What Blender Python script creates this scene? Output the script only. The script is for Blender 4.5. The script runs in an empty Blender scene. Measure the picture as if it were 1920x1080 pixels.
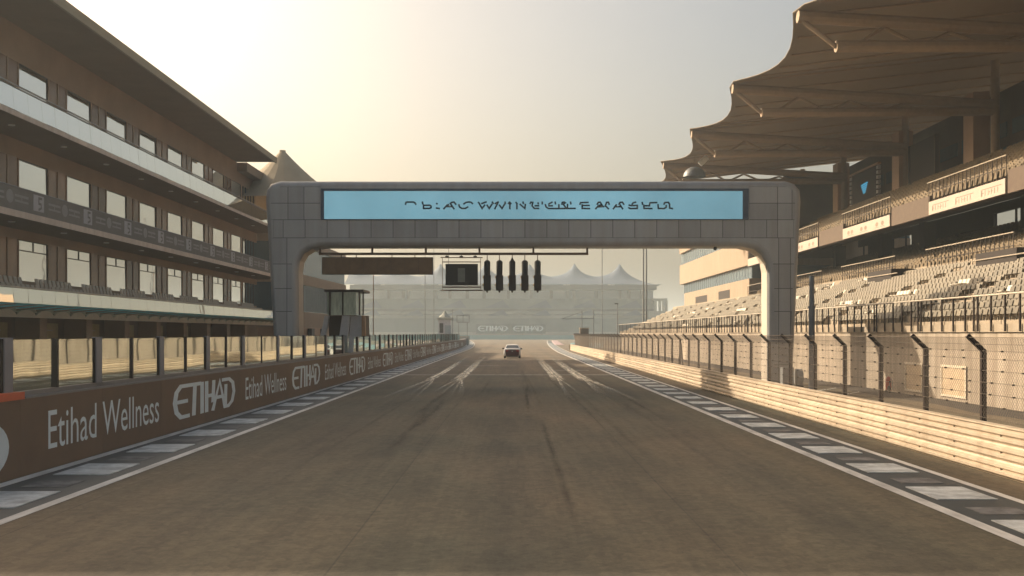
import bpy, bmesh, math, random
from mathutils import Vector
R = math.radians
rnd = random.Random(7)
sc = bpy.context.scene
col = sc.collection

# ------------------------------------------------------------------ camera, sky, sun, exposure
cam_d = bpy.data.cameras.new('camera'); cam = bpy.data.objects.new('camera', cam_d); col.objects.link(cam)
cam.location = (0, 0, 2.7); cam.rotation_euler = (R(90), 0, 0)
cam_d.sensor_width = 36; cam_d.lens = 37.5; cam_d.shift_y = 85 / 1920
cam_d.clip_start = 0.1; cam_d.clip_end = 9000
sc.camera = cam
SUN_AZ, SUN_EL = 56.0, 27.3          # degrees left of the view axis, degrees above the horizon
w = bpy.data.worlds.new('World'); sc.world = w; w.use_nodes = True
nt = w.node_tree; bg = nt.nodes['Background']
sky = nt.nodes.new('ShaderNodeTexSky'); sky.sky_type = 'NISHITA'; sky.sun_disc = False
sky.sun_elevation = R(SUN_EL); sky.sun_rotation = R(-SUN_AZ)
sky.air_density = 1.0; sky.dust_density = 8.0; sky.ozone_density = 1.6; sky.altitude = 10
wb = nt.nodes.new('ShaderNodeMix'); wb.data_type = 'RGBA'; wb.blend_type = 'MULTIPLY'; wb.inputs['Factor'].default_value = 1
wb.inputs['B'].default_value = (1.0, 0.87, 0.71, 1)      # dusty desert air: the whole sky is cream
nt.links.new(sky.outputs['Color'], wb.inputs['A']); nt.links.new(wb.outputs['Result'], bg.inputs['Color']); bg.inputs['Strength'].default_value = 0.135
sun_d = bpy.data.lights.new('sun', 'SUN'); sun_d.energy = 4.2; sun_d.angle = R(0.6); sun_d.color = (1.0, 0.84, 0.64)
sun = bpy.data.objects.new('sun', sun_d); col.objects.link(sun)
to_sun = Vector((-math.sin(R(SUN_AZ)) * math.cos(R(SUN_EL)), math.cos(R(SUN_AZ)) * math.cos(R(SUN_EL)), math.sin(R(SUN_EL))))
sun.rotation_euler = to_sun.to_track_quat('Z', 'Y').to_euler()
sun.location = to_sun * 300
HAZE = 0.00068
sc.view_settings.view_transform = 'Standard'; sc.view_settings.look = 'None'
sc.view_settings.gamma = 1; sc.view_settings.use_curve_mapping = False
sc.view_settings.exposure = 0.72
sc.render.engine = 'CYCLES'
sc.cycles.use_denoising = True
sc.cycles.max_bounces = 7; sc.cycles.diffuse_bounces = 3; sc.cycles.glossy_bounces = 3
sc.cycles.transparent_max_bounces = 24; sc.cycles.volume_bounces = 1

# ------------------------------------------------------------------ helpers
def P(px, py, d):
    """a photograph pixel seen at distance d -> world point"""
    return ((px - 960) * d / 2000.0, d, 2.7 + (625 - py) * d / 2000.0)

class MB:
    def __init__(s): s.v = []; s.f = []; s.m = []
    def quad(s, a, b, c, d, m=0):
        n = len(s.v); s.v += [a, b, c, d]; s.f.append((n, n + 1, n + 2, n + 3)); s.m.append(m)
    def poly(s, pts, m=0):
        n = len(s.v); s.v += list(pts); s.f.append(tuple(range(n, n + len(pts)))); s.m.append(m)
    def box(s, x0, x1, y0, y1, z0, z1, m=0):
        n = len(s.v)
        s.v += [(x0, y0, z0), (x1, y0, z0), (x1, y1, z0), (x0, y1, z0), (x0, y0, z1), (x1, y0, z1), (x1, y1, z1), (x0, y1, z1)]
        for f in ((0, 3, 2, 1), (4, 5, 6, 7), (0, 1, 5, 4), (1, 2, 6, 5), (2, 3, 7, 6), (3, 0, 4, 7)):
            s.f.append(tuple(n + i for i in f)); s.m.append(m)
        return s
    def tube(s, a, b, r, n=8, r2=None, m=0, cap=True):
        a = Vector(a); b = Vector(b); r2 = r if r2 is None else r2
        d = (b - a).normalized(); u = d.orthogonal().normalized(); w_ = d.cross(u)
        k = len(s.v)
        for p, rr in ((a, r), (b, r2)):
            for i in range(n):
                t = 2 * math.pi * i / n
                s.v.append(tuple(p + u * (math.cos(t) * rr) + w_ * (math.sin(t) * rr)))
        for i in range(n):
            j = (i + 1) % n; s.f.append((k + i, k + j, k + n + j, k + n + i)); s.m.append(m)
        if cap:
            s.f.append(tuple(k + i for i in reversed(range(n)))); s.m.append(m)
            s.f.append(tuple(k + n + i for i in range(n))); s.m.append(m)
        return s
    def prism(s, pts, axis, a0, a1, m=0):
        """pts: 2D outline; axis 'y' -> pts are (x,z); axis 'x' -> (y,z); axis 'z' -> (x,y)"""
        def mk(p, a):
            return {'y': (p[0], a, p[1]), 'x': (a, p[0], p[1]), 'z': (p[0], p[1], a)}[axis]
        n = len(s.v); k = len(pts)
        s.v += [mk(p, a0) for p in pts] + [mk(p, a1) for p in pts]
        s.f.append(tuple(range(n, n + k))); s.m.append(m)
        s.f.append(tuple(n + k + i for i in reversed(range(k)))); s.m.append(m)
        for i in range(k):
            j = (i + 1) % k; s.f.append((n + i, n + k + i, n + k + j, n + j)); s.m.append(m)
        return s
    def lathe(s, prof, c, n=16, m=0):
        k = len(s.v)
        for r, z in prof:
            for i in range(n):
                t = 2 * math.pi * i / n
                s.v.append((c[0] + math.cos(t) * r, c[1] + math.sin(t) * r, c[2] + z))
        for q in range(len(prof) - 1):
            for i in range(n):
                j = (i + 1) % n
                s.f.append((k + q * n + i, k + q * n + j, k + (q + 1) * n + j, k + (q + 1) * n + i)); s.m.append(m)
        return s
    def mesh(s, name, mats, org=(0, 0, 0), smooth=False, fix=True):
        me = bpy.data.meshes.new(name)
        o = org
        me.from_pydata([(v[0] - o[0], v[1] - o[1], v[2] - o[2]) for v in s.v], [], s.f)
        for m in (mats if isinstance(mats, (list, tuple)) else [mats]): me.materials.append(m)
        if any(s.m): me.polygons.foreach_set('material_index', s.m)
        if fix:
            bm = bmesh.new(); bm.from_mesh(me); bmesh.ops.recalc_face_normals(bm, faces=bm.faces); bm.to_mesh(me); bm.free()
        if smooth: me.polygons.foreach_set('use_smooth', [True] * len(me.polygons))
        me.update(); return me
    def org(s):
        xs = [v[0] for v in s.v]; ys = [v[1] for v in s.v]; zs = [v[2] for v in s.v]
        return ((min(xs) + max(xs)) / 2, (min(ys) + max(ys)) / 2, min(zs))

WL = {}
def link(name, me, loc, parent=None):
    o = bpy.data.objects.new(name, me); col.objects.link(o)
    p = WL[parent.name] if parent else (0, 0, 0)
    o.location = (loc[0] - p[0], loc[1] - p[1], loc[2] - p[2])
    if parent: o.parent = parent
    WL[o.name] = tuple(loc)
    return o
def obj(name, mb, mats, parent=None, smooth=False, fix=True):
    g = mb.org(); return link(name, mb.mesh(name, mats, g, smooth, fix), g, parent)
def tag(o, label=None, cat=None, group=None, kind=None):
    if label: o['label'] = label
    if cat: o['category'] = cat
    if group: o['group'] = group
    if kind: o['kind'] = kind
    return o
def thing(name, label, cat, loc, group=None):
    return tag(link(name, None, loc), label, cat, group)
def struct(name, mb, mats, fix=True):
    return tag(obj(name, mb, mats, None, fix=fix), kind='structure')
def clone(root, loc, label, group=None):
    r = root.copy(); col.objects.link(r); r.location = loc; r['label'] = label; WL[r.name] = tuple(loc)
    if group: r['group'] = group
    for ch in list(root.children):
        c = ch.copy(); col.objects.link(c); c.parent = r
        for g in ch.children:
            d = g.copy(); col.objects.link(d); d.parent = c
    return r
def ribbon(mb, pts, wd, f):
    """flat mitred stroke in a plane: pts (u,v); f maps (u,v) -> xyz; one continuous strip, nothing overlaps"""
    p = [Vector(q) for q in pts]; n = len(p); L, Rr = [], []
    for i in range(n):
        d0 = (p[i] - p[i - 1]).normalized() if i else None
        d1 = (p[i + 1] - p[i]).normalized() if i < n - 1 else None
        if d0 is None: d0 = d1
        if d1 is None: d1 = d0
        t = (d0 + d1)
        if t.length < .2: t = d1
        t.normalize(); nn = Vector((-t.y, t.x)); c = max(.5, nn.dot(Vector((-d1.y, d1.x))))
        off = nn * (wd / 2 / c); e = Vector((0, 0))
        if i == 0: e = -d1 * wd * .35
        if i == n - 1: e = d0 * wd * .35
        L.append(p[i] + off + e); Rr.append(p[i] - off + e)
    for i in range(n - 1):
        mb.poly([f(*L[i]), f(*L[i + 1]), f(*Rr[i + 1]), f(*Rr[i])])

# ------------------------------------------------------------------ materials
MATS = {}
def mat(name, c, rough=0.7, metal=0.0, var=0.12, scale=3.0, bump=0.0, bscale=40.0, stretch=(1, 1, 1), c2=None, spec=0.4, streak=0.0):
    m = bpy.data.materials.new(name); m.use_nodes = True; t = m.node_tree; b = t.nodes['Principled BSDF']
    b.inputs['Roughness'].default_value = rough; b.inputs['Metallic'].default_value = metal
    b.inputs['Specular IOR Level'].default_value = spec
    tc = t.nodes.new('ShaderNodeNewGeometry'); mp = t.nodes.new('ShaderNodeMapping')
    mp.inputs['Scale'].default_value = stretch
    t.links.new(tc.outputs['Position'], mp.inputs['Vector'])
    n = t.nodes.new('ShaderNodeTexNoise'); n.inputs['Scale'].default_value = scale; n.inputs['Detail'].default_value = 8
    n.inputs['Roughness'].default_value = 0.62
    t.links.new(mp.outputs['Vector'], n.inputs['Vector'])
    r = t.nodes.new('ShaderNodeValToRGB'); r.color_ramp.elements[0].position = 0.3; r.color_ramp.elements[1].position = 0.7
    lo = tuple(x * (1 - var) for x in c); hi = tuple(min(1, x * (1 + var)) for x in (c2 or c))
    r.color_ramp.elements[0].color = (*lo, 1); r.color_ramp.elements[1].color = (*hi, 1)
    t.links.new(n.outputs['Fac'], r.inputs['Fac'])
    out = r.outputs['Color']
    if streak:
        mp2 = t.nodes.new('ShaderNodeMapping'); mp2.inputs['Scale'].default_value = (1.3, 1.3, 0.09)
        t.links.new(tc.outputs['Position'], mp2.inputs['Vector'])
        n2 = t.nodes.new('ShaderNodeTexNoise'); n2.inputs['Scale'].default_value = 2.2; n2.inputs['Detail'].default_value = 6
        t.links.new(mp2.outputs['Vector'], n2.inputs['Vector'])
        r2 = t.nodes.new('ShaderNodeValToRGB'); r2.color_ramp.elements[0].position = 0.35; r2.color_ramp.elements[1].position = 0.6
        k = 1 - streak; r2.color_ramp.elements[0].color = (k, k * 0.97, k * 0.93, 1); r2.color_ramp.elements[1].color = (1, 1, 1, 1)
        t.links.new(n2.outputs['Fac'], r2.inputs['Fac'])
        mx = t.nodes.new('ShaderNodeMix'); mx.data_type = 'RGBA'; mx.blend_type = 'MULTIPLY'; mx.inputs['Factor'].default_value = 1
        t.links.new(out, mx.inputs['A']); t.links.new(r2.outputs['Color'], mx.inputs['B']); out = mx.outputs['Result']
    t.links.new(out, b.inputs['Base Color'])
    if bump:
        n3 = t.nodes.new('ShaderNodeTexNoise'); n3.inputs['Scale'].default_value = bscale; n3.inputs['Detail'].default_value = 5
        t.links.new(mp.outputs['Vector'], n3.inputs['Vector'])
        bu = t.nodes.new('ShaderNodeBump'); bu.inputs['Strength'].default_value = bump; bu.inputs['Distance'].default_value = 0.02
        t.links.new(n3.outputs['Fac'], bu.inputs['Height']); t.links.new(bu.outputs['Normal'], b.inputs['Normal'])
    MATS[name] = m; return m
def emit(name, c, strength, scale=1.5, var=0.08):
    m = mat(name, c, 0.3, var=var, scale=scale); t = m.node_tree; b = t.nodes['Principled BSDF']
    src = b.inputs['Base Color'].links[0].from_socket
    t.links.new(src, b.inputs['Emission Color']); b.inputs['Emission Strength'].default_value = strength
    for l in list(b.inputs['Base Color'].links): t.links.remove(l)
    b.inputs['Base Color'].default_value = (0.02, 0.02, 0.02, 1)
    return m
def sheet_glass(name, tint, refl, rough=0.02, see=True, lo=0.18, hi=0.95):
    """thin glazing: part mirror, part see-through (or part dark interior)"""
    m = bpy.data.materials.new(name); m.use_nodes = True; t = m.node_tree; t.nodes.clear()
    o = t.nodes.new('ShaderNodeOutputMaterial'); mx = t.nodes.new('ShaderNodeMixShader')
    g = t.nodes.new('ShaderNodeBsdfGlossy'); g.inputs['Roughness'].default_value = rough; g.inputs['Color'].default_value = (*refl, 1)
    if see: a = t.nodes.new('ShaderNodeBsdfTransparent')
    else: a = t.nodes.new('ShaderNodeBsdfDiffuse')
    a.inputs['Color'].default_value = (*tint, 1)
    lw = t.nodes.new('ShaderNodeLayerWeight'); lw.inputs['Blend'].default_value = 0.5
    mr = t.nodes.new('ShaderNodeMapRange'); mr.inputs['To Min'].default_value = lo; mr.inputs['To Max'].default_value = hi
    t.links.new(lw.outputs['Facing'], mr.inputs['Value']); t.links.new(mr.outputs['Result'], mx.inputs['Fac'])
    t.links.new(a.outputs[0], mx.inputs[1]); t.links.new(g.outputs[0], mx.inputs[2]); t.links.new(mx.outputs[0], o.inputs['Surface'])
    ns = t.nodes.new('ShaderNodeTexNoise'); ns.inputs['Scale'].default_value = 0.5
    bu = t.nodes.new('ShaderNodeBump'); bu.inputs['Strength'].default_value = 0.03; bu.inputs['Distance'].default_value = 0.1
    ge = t.nodes.new('ShaderNodeNewGeometry'); t.links.new(ge.outputs['Position'], ns.inputs['Vector'])
    t.links.new(ns.outputs['Fac'], bu.inputs['Height']); t.links.new(bu.outputs['Normal'], g.inputs['Normal'])
    MATS[name] = m; return m

M_sand = mat('sand', (0.30, 0.25, 0.18), 0.95, var=0.15, scale=0.05, bump=0.3, bscale=3)
M_gantry = mat('gantry_cladding', (0.325, 0.33, 0.34), 0.42, 0.25, var=0.07, scale=0.5, spec=0.5, streak=0.07)
def vary(m, lo, hi):
    t = m.node_tree; b = t.nodes['Principled BSDF']; src = b.inputs['Base Color'].links[0].from_socket
    oi = t.nodes.new('ShaderNodeObjectInfo'); r = t.nodes.new('ShaderNodeMapRange'); r.inputs['To Min'].default_value = lo; r.inputs['To Max'].default_value = hi
    t.links.new(oi.outputs['Random'], r.inputs['Value'])
    hs = t.nodes.new('ShaderNodeHueSaturation'); t.links.new(r.outputs['Result'], hs.inputs['Value']); t.links.new(src, hs.inputs['Color'])
    t.links.new(hs.outputs['Color'], b.inputs['Base Color'])
vary(M_gantry, .90, 1.12)
M_gantry_d = mat('gantry_joint', (0.11, 0.11, 0.11), 0.6)
M_steel_brown = mat('brown_steel', (0.12, 0.072, 0.045), 0.55, 0.3)
M_dark = mat('dark_housing', (0.025, 0.023, 0.02), 0.5)
M_black = mat('black_rubber', (0.012, 0.012, 0.012), 0.7)
M_screen = emit('lit_screen', (0.145, 0.31, 0.38), 0.60, 0.16, 0.22)
M_screen_txt = mat('screen_lettering', (0.006, 0.03, 0.05), 0.6)
M_ledboard = mat('unlit_led_board', (0.17, 0.105, 0.055), 0.6, var=0.15)
M_cream = mat('cream_fascia', (0.66, 0.54, 0.44), 0.75, var=0.06, scale=0.6, streak=0.12)
M_brown_wall = mat('brown_facade', (0.26, 0.165, 0.10), 0.6, var=0.15, scale=0.4)
M_brown_pier = mat('brown_pier', (0.36, 0.22, 0.13), 0.5, var=0.12, scale=0.5)
M_tint = mat('brown_tinted_glass', (0.21, 0.125, 0.075), 0.16, 0.0, var=0.25, scale=0.35, spec=0.22)
M_soffit = mat('soffit', (0.24, 0.17, 0.11), 0.8, var=0.08, scale=0.5)
M_mullion = mat('mullion', (0.035, 0.03, 0.028), 0.5)
M_winglass = sheet_glass('mirror_glazing', (0.10, 0.08, 0.06), (0.97, 0.97, 0.94), see=False, lo=0.8, hi=1.0)
M_balglass = sheet_glass('balustrade_glass', (0.5, 0.52, 0.5), (0.96, 0.97, 0.92), see=False, lo=0.7, hi=1.0)
M_fenceglass = sheet_glass('screen_glass', (0.62, 0.68, 0.66), (0.80, 0.86, 0.82), hi=0.8)
M_towerglass = mat('tower_glass', (0.10, 0.15, 0.18), 0.25, 0.2, var=0.15, scale=0.5, spec=0.8)
M_mesh_banner = mat('banner_mesh', (0.17, 0.15, 0.13), 0.8, var=0.12, scale=2)
M_banner_pale = mat('banner_pale', (0.42, 0.40, 0.40), 0.8, var=0.1)
M_banner_bar = mat('banner_bars', (0.30, 0.28, 0.26), 0.8, var=0.1)
M_awning = mat('teal_awning', (0.12, 0.30, 0.27), 0.25, 0.0, var=0.25, scale=1.2, spec=0.7)
tw_ = M_awning.node_tree; pb_ = tw_.nodes['Principled BSDF']; ts_ = tw_.nodes.new('ShaderNodeBsdfTranslucent'); ts_.inputs['Color'].default_value = (0.20, 0.50, 0.44, 1)
ms_ = tw_.nodes.new('ShaderNodeMixShader'); ms_.inputs['Fac'].default_value = 0.7
tw_.links.new(pb_.outputs[0], ms_.inputs[1]); tw_.links.new(ts_.outputs[0], ms_.inputs[2]); tw_.links.new(ms_.outputs[0], tw_.nodes['Material Output'].inputs['Surface'])
M_garage = mat('garage_door', (0.48, 0.36, 0.17), 0.6, var=0.2, scale=1.0)
M_pitwall = mat('pit_wall_boards', (0.165, 0.10, 0.06), 0.6, var=0.08, scale=1.5)
M_letter = mat('pale_lettering', (0.74, 0.80, 0.80), 0.6, var=0.05)
M_orange = mat('orange_cap', (0.60, 0.10, 0.03), 0.5, var=0.1)
M_rail = mat('grey_rail', (0.22, 0.21, 0.21), 0.5, 0.4, var=0.1)
M_post_grey = mat('grey_post', (0.24, 0.24, 0.27), 0.5, 0.3, var=0.1)
M_post_dark = mat('dark_post', (0.03, 0.022, 0.018), 0.5, 0.3)
M_white = mat('road_paint', (0.58, 0.56, 0.52), 0.7, var=0.35, scale=2.5, stretch=(1, .25, 1))
M_kerbdark = mat('kerb_dark_paint', (0.055, 0.062, 0.062), 0.6, var=0.2, scale=2)
M_kerbwhite = mat('kerb_pale_paint', (0.50, 0.52, 0.51), 0.6, var=0.45, scale=2.2)
M_armco = mat('armco_steel', (0.56, 0.46, 0.34), 0.5, 0.15, var=0.16, scale=1.1, stretch=(1, .3, 2), streak=0.18)
M_bolt = mat('bolt', (0.12, 0.09, 0.06), 0.5, 0.5)
M_fencepost = mat('fence_post_steel', (0.04, 0.028, 0.022), 0.55, 0.4, var=0.2)
M_wire = mat('wire', (0.16, 0.13, 0.10), 0.5, 0.5)
M_conc = mat('concrete', (0.40, 0.335, 0.26), 0.85, var=0.10, scale=0.7, bump=0.25, bscale=8, streak=0.30)
M_conc2 = mat('concrete_terrace', (0.35, 0.29, 0.215), 0.85, var=0.12, scale=1.5, streak=0.1)
M_hatch = mat('hatch_panel', (0.50, 0.38, 0.25), 0.7, var=0.15, scale=2)
M_hatchframe = mat('hatch_frame', (0.62, 0.53, 0.40), 0.7)
M_seat = mat('grey_seat', (0.16, 0.135, 0.095), 0.45, var=0.25, scale=2)
M_seat_lit = mat('sunlit_seat', (0.62, 0.56, 0.46), 0.45, var=0.08, scale=2)  # sunlight on some seat pans, put into a paler seat colour
M_seat_y = mat('ochre_seat', (0.13, 0.085, 0.032), 0.5, var=0.45, scale=2)
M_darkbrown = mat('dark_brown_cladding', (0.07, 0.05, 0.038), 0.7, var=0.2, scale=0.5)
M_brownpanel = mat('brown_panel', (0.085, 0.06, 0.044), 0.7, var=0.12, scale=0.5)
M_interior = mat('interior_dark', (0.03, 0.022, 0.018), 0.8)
M_board = mat('banner_board', (0.46, 0.385, 0.32), 0.7, var=0.05, scale=1)
M_boardprint = mat('banner_print', (0.26, 0.19, 0.14), 0.7)
M_handrail = mat('pale_handrail', (0.50, 0.43, 0.34), 0.4, 0.2)
M_membrane = mat('canopy_membrane', (0.24, 0.20, 0.15), 0.8, var=0.08, scale=0.3)
M_truss = mat('canopy_truss', (0.30, 0.21, 0.13), 0.55, var=0.1)
M_lampwhite = mat('white_fitting', (0.75, 0.73, 0.68), 0.4)
M_tower = mat('tower_render', (0.32, 0.245, 0.175), 0.8, var=0.06, scale=0.3, streak=0.08)
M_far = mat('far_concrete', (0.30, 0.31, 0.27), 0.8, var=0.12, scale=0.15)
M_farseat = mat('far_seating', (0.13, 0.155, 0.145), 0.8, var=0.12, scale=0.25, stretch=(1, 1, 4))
M_fardark = mat('far_dark_cladding', (0.05, 0.048, 0.04), 0.8)  # plain dark base colour for far columns, roof beam, recess and legs
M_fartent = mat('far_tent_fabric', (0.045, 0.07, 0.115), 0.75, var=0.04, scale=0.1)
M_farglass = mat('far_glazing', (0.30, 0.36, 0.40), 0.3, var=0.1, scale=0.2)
M_tecpro = mat('teal_barrier', (0.10, 0.27, 0.29), 0.6, var=0.1)
M_bboard = mat('billboard_green_grey', (0.03, 0.06, 0.06), 0.6, var=0.06)
M_pole = mat('pole_paint', (0.12, 0.125, 0.13), 0.5, 0.3)
M_bigpole = mat('blue_grey_pole', (0.10, 0.115, 0.14), 0.4, 0.4)
M_cab = mat('grey_cabinet', (0.24, 0.25, 0.25), 0.5)
M_red = mat('red_paint', (0.35, 0.03, 0.015), 0.4)
M_boothgrey = mat('booth_panel', (0.52, 0.53, 0.56), 0.5, var=0.08)
M_boothglass = mat('booth_glass', (0.33, 0.42, 0.34), 0.1, var=0.4, scale=1.6, stretch=(3, 1, .6), spec=0.9)
M_mem2 = mat('tent_membrane_warm', (0.32, 0.26, 0.17), 0.8, var=0.08, scale=0.4)
M_carpaint = mat('white_car_paint', (0.80, 0.78, 0.76), 0.25, var=0.02, spec=0.6)
M_carglass = mat('car_glass', (0.02, 0.025, 0.022), 0.06, spec=0.8)
M_cardark = mat('car_dark_tail', (0.085, 0.016, 0.014), 0.35, var=0.15)
M_tail = mat('tail_lamp', (0.35, 0.02, 0.015), 0.2)
M_plate = mat('plate_white', (0.5, 0.5, 0.5), 0.5)
M_darkstrip = mat('dark_ground_strip', (0.05, 0.042, 0.035), 0.9, var=0.2, scale=1.5, bump=0.3)
M_pink = mat('pink_kerb_paint', (0.50, 0.36, 0.36), 0.7, var=0.15, scale=1)
M_runoff = mat('blue_runoff_paint', (0.14, 0.30, 0.33), 0.7, var=0.15, scale=0.5)

vary(M_armco, .88, 1.08); vary(M_conc, .93, 1.06); vary(M_seat, .8, 1.25); vary(M_tint, .6, 1.4); vary(M_pitwall, .93, 1.07)
tm_ = M_membrane.node_tree; tl_ = tm_.nodes.new('ShaderNodeBsdfTranslucent'); tl_.inputs['Color'].default_value = (0.42, 0.30, 0.18, 1)
tx_ = tm_.nodes.new('ShaderNodeMixShader'); tx_.inputs['Fac'].default_value = 0.16
tm_.links.new(tm_.nodes['Principled BSDF'].outputs[0], tx_.inputs[1]); tm_.links.new(tl_.outputs[0], tx_.inputs[2]); tm_.links.new(tx_.outputs[0], tm_.nodes['Material Output'].inputs['Surface'])
def asphalt():
    m = bpy.data.materials.new('asphalt'); m.use_nodes = True; t = m.node_tree; b = t.nodes['Principled BSDF']
    L = t.links.new; N = t.nodes.new
    ge = N('ShaderNodeNewGeometry'); sep = N('ShaderNodeSeparateXYZ'); L(ge.outputs['Position'], sep.inputs[0])
    def noise(scale, st, det=8, rough=0.6):
        mp = N('ShaderNodeMapping'); mp.inputs['Scale'].default_value = st; L(ge.outputs['Position'], mp.inputs['Vector'])
        n = N('ShaderNodeTexNoise'); n.inputs['Scale'].default_value = scale; n.inputs['Detail'].default_value = det; n.inputs['Roughness'].default_value = rough
        L(mp.outputs['Vector'], n.inputs['Vector']); return n.outputs['Fac']
    def ramp(f, p0, c0, p1, c1):
        r = N('ShaderNodeValToRGB'); r.color_ramp.elements[0].position = p0; r.color_ramp.elements[0].color = (*c0, 1)
        r.color_ramp.elements[1].position = p1; r.color_ramp.elements[1].color = (*c1, 1); L(f, r.inputs['Fac']); return r.outputs['Color']
    def mix(f, a, b_, mode='MIX'):
        x = N('ShaderNodeMix'); x.data_type = 'RGBA'; x.blend_type = mode
        if isinstance(f, float): x.inputs['Factor'].default_value = f
        else: L(f, x.inputs['Factor'])
        for s_, v in (('A', a), ('B', b_)):
            if isinstance(v, tuple): x.inputs[s_].default_value = (*v, 1)
            else: L(v, x.inputs[s_])
        return x.outputs['Result']
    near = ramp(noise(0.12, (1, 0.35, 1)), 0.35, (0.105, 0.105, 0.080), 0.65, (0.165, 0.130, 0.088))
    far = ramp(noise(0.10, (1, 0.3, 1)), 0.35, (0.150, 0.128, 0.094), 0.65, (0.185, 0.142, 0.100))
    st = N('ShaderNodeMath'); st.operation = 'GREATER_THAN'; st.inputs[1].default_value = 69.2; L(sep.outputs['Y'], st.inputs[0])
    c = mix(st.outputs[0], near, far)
    # lengthwise rubber and dust streaks
    c = mix(1.0, c, ramp(noise(0.9, (1, 0.03, 1)), 0.3, (0.80, 0.81, 0.82), 0.7, (1.14, 1.12, 1.08)), 'MULTIPLY')
    c = mix(1.0, c, ramp(noise(0.35, (1, 0.5, 1), 5), 0.35, (0.86, 0.86, 0.86), 0.65, (1.10, 1.08, 1.06)), 'MULTIPLY')
    c = mix(1.0, c, ramp(noise(11, (1, 1, 1), 6, 0.85), 0.3, (0.74, 0.74, 0.74), 0.7, (1.26, 1.26, 1.26)), 'MULTIPLY')
    c = mix(1.0, c, ramp(noise(3.5, (1, .05, 1), 6, 0.75), 0.35, (0.85, 0.85, 0.86), 0.65, (1.10, 1.09, 1.07)), 'MULTIPLY')
    # two faint rubbered grooves and lengthwise paving joints
    wv = N('ShaderNodeMath'); wv.operation = 'PINGPONG'; wv.inputs[1].default_value = 2.35; L(sep.outputs['X'], wv.inputs[0])
    c = mix(1.0, c, ramp(wv.outputs[0], 0.0, (0.90, 0.90, 0.92), 1.0, (1.03, 1.02, 1.0)), 'MULTIPLY')
    jx = N('ShaderNodeMath'); jx.operation = 'MODULO'; jx.inputs[1].default_value = 4.7
    ax = N('ShaderNodeMath'); ax.operation = 'ADD'; ax.inputs[1].default_value = 94.0 + 2.1; L(sep.outputs['X'], ax.inputs[0]); L(ax.outputs[0], jx.inputs[0])
    jl = N('ShaderNodeMath'); jl.operation = 'LESS_THAN'; jl.inputs[1].default_value = 0.025; L(jx.outputs[0], jl.inputs[0])
    jn = N('ShaderNodeMath'); jn.operation = 'MULTIPLY'; L(jl.outputs[0], jn.inputs[0]); L(noise(.5, (1, 1, 1), 4), jn.inputs[1])
    c = mix(jn.outputs[0], c, (0.06, 0.055, 0.045))
    # old repair patches and stains
    c = mix(1.0, c, ramp(noise(0.28, (1, .6, 1), 9, 0.75), 0.40, (0.91, 0.92, 0.93), 0.60, (1.05, 1.04, 1.03)), 'MULTIPLY')
    vo = N('ShaderNodeTexVoronoi'); vo.inputs['Scale'].default_value = 7; L(ge.outputs['Position'], vo.inputs['Vector'])
    c = mix(1.0, c, ramp(vo.outputs['Color'], 0.15, (0.88, 0.88, 0.88), 0.85, (1.12, 1.12, 1.11)), 'MULTIPLY')
    L(c, b.inputs['Base Color'])
    b.inputs['Roughness'].default_value = 0.82; b.inputs['Specular IOR Level'].default_value = 0.25
    bu = N('ShaderNodeBump'); bu.inputs['Strength'].default_value = 0.35; bu.inputs['Distance'].default_value = 0.01
    L(noise(60, (1, 1, 1), 4), bu.inputs['Height']); L(bu.outputs['Normal'], b.inputs['Normal'])
    return m
M_asphalt = asphalt()
def skidmat():
    m = bpy.data.materials.new('dusty_tyre_mark'); m.use_nodes = True; t = m.node_tree; b = t.nodes['Principled BSDF']
    L = t.links.new; N = t.nodes.new
    b.inputs['Base Color'].default_value = (0.80, 0.74, 0.60, 1); b.inputs['Roughness'].default_value = 0.95
    at = N('ShaderNodeAttribute'); at.attribute_name = 'fade'
    ge = N('ShaderNodeNewGeometry'); mp = N('ShaderNodeMapping'); mp.inputs['Scale'].default_value = (1, 0.12, 1)
    L(ge.outputs['Position'], mp.inputs['Vector'])
    n = N('ShaderNodeTexNoise'); n.inputs['Scale'].default_value = 5; n.inputs['Detail'].default_value = 7; L(mp.outputs['Vector'], n.inputs['Vector'])
    mr = N('ShaderNodeMapRange'); mr.inputs['From Min'].default_value = 0.28; mr.inputs['From Max'].default_value = 0.58; L(n.outputs['Fac'], mr.inputs['Value'])
    mu = N('ShaderNodeMath'); mu.operation = 'MULTIPLY'; L(mr.outputs['Result'], mu.inputs[0]); L(at.outputs['Fac'], mu.inputs[1])
    mv = N('ShaderNodeMath'); mv.operation = 'MULTIPLY'; mv.use_clamp = True; mv.inputs[1].default_value = 1.7; L(mu.outputs[0], mv.inputs[0]); L(mv.outputs[0], b.inputs['Alpha'])
    return m
M_skid = skidmat()

# ------------------------------------------------------------------ ground, track, paint
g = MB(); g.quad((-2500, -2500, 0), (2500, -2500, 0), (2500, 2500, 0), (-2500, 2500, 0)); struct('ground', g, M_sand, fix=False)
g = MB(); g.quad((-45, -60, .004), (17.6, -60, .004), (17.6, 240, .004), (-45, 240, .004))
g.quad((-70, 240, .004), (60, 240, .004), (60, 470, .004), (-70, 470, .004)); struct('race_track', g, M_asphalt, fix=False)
def eL(y): return 0 if y < 180 else ((y - 180) / 200) ** 1.5 * 7.5
def eR(y): return 0 if y < 145 else ((y - 145) / 210) ** 1.4 * 5.2
def strip(mb, x0, x1, y0, y1, z, side, step=8, m=0):
    y = y0
    while y < y1:
        y2 = min(y + step, y1); a, b = (-eL(y), -eL(y2)) if side < 0 else (eR(y), eR(y2))
        mb.quad((x0 + a, y, z), (x1 + a, y, z), (x1 + b, y2, z), (x0 + b, y2, z), m); y = y2
g = MB(); strip(g, -7.38, -7.18, -20, 420, .012, -1); struct('track_edge_line', g, M_white, fix=False)
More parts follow.
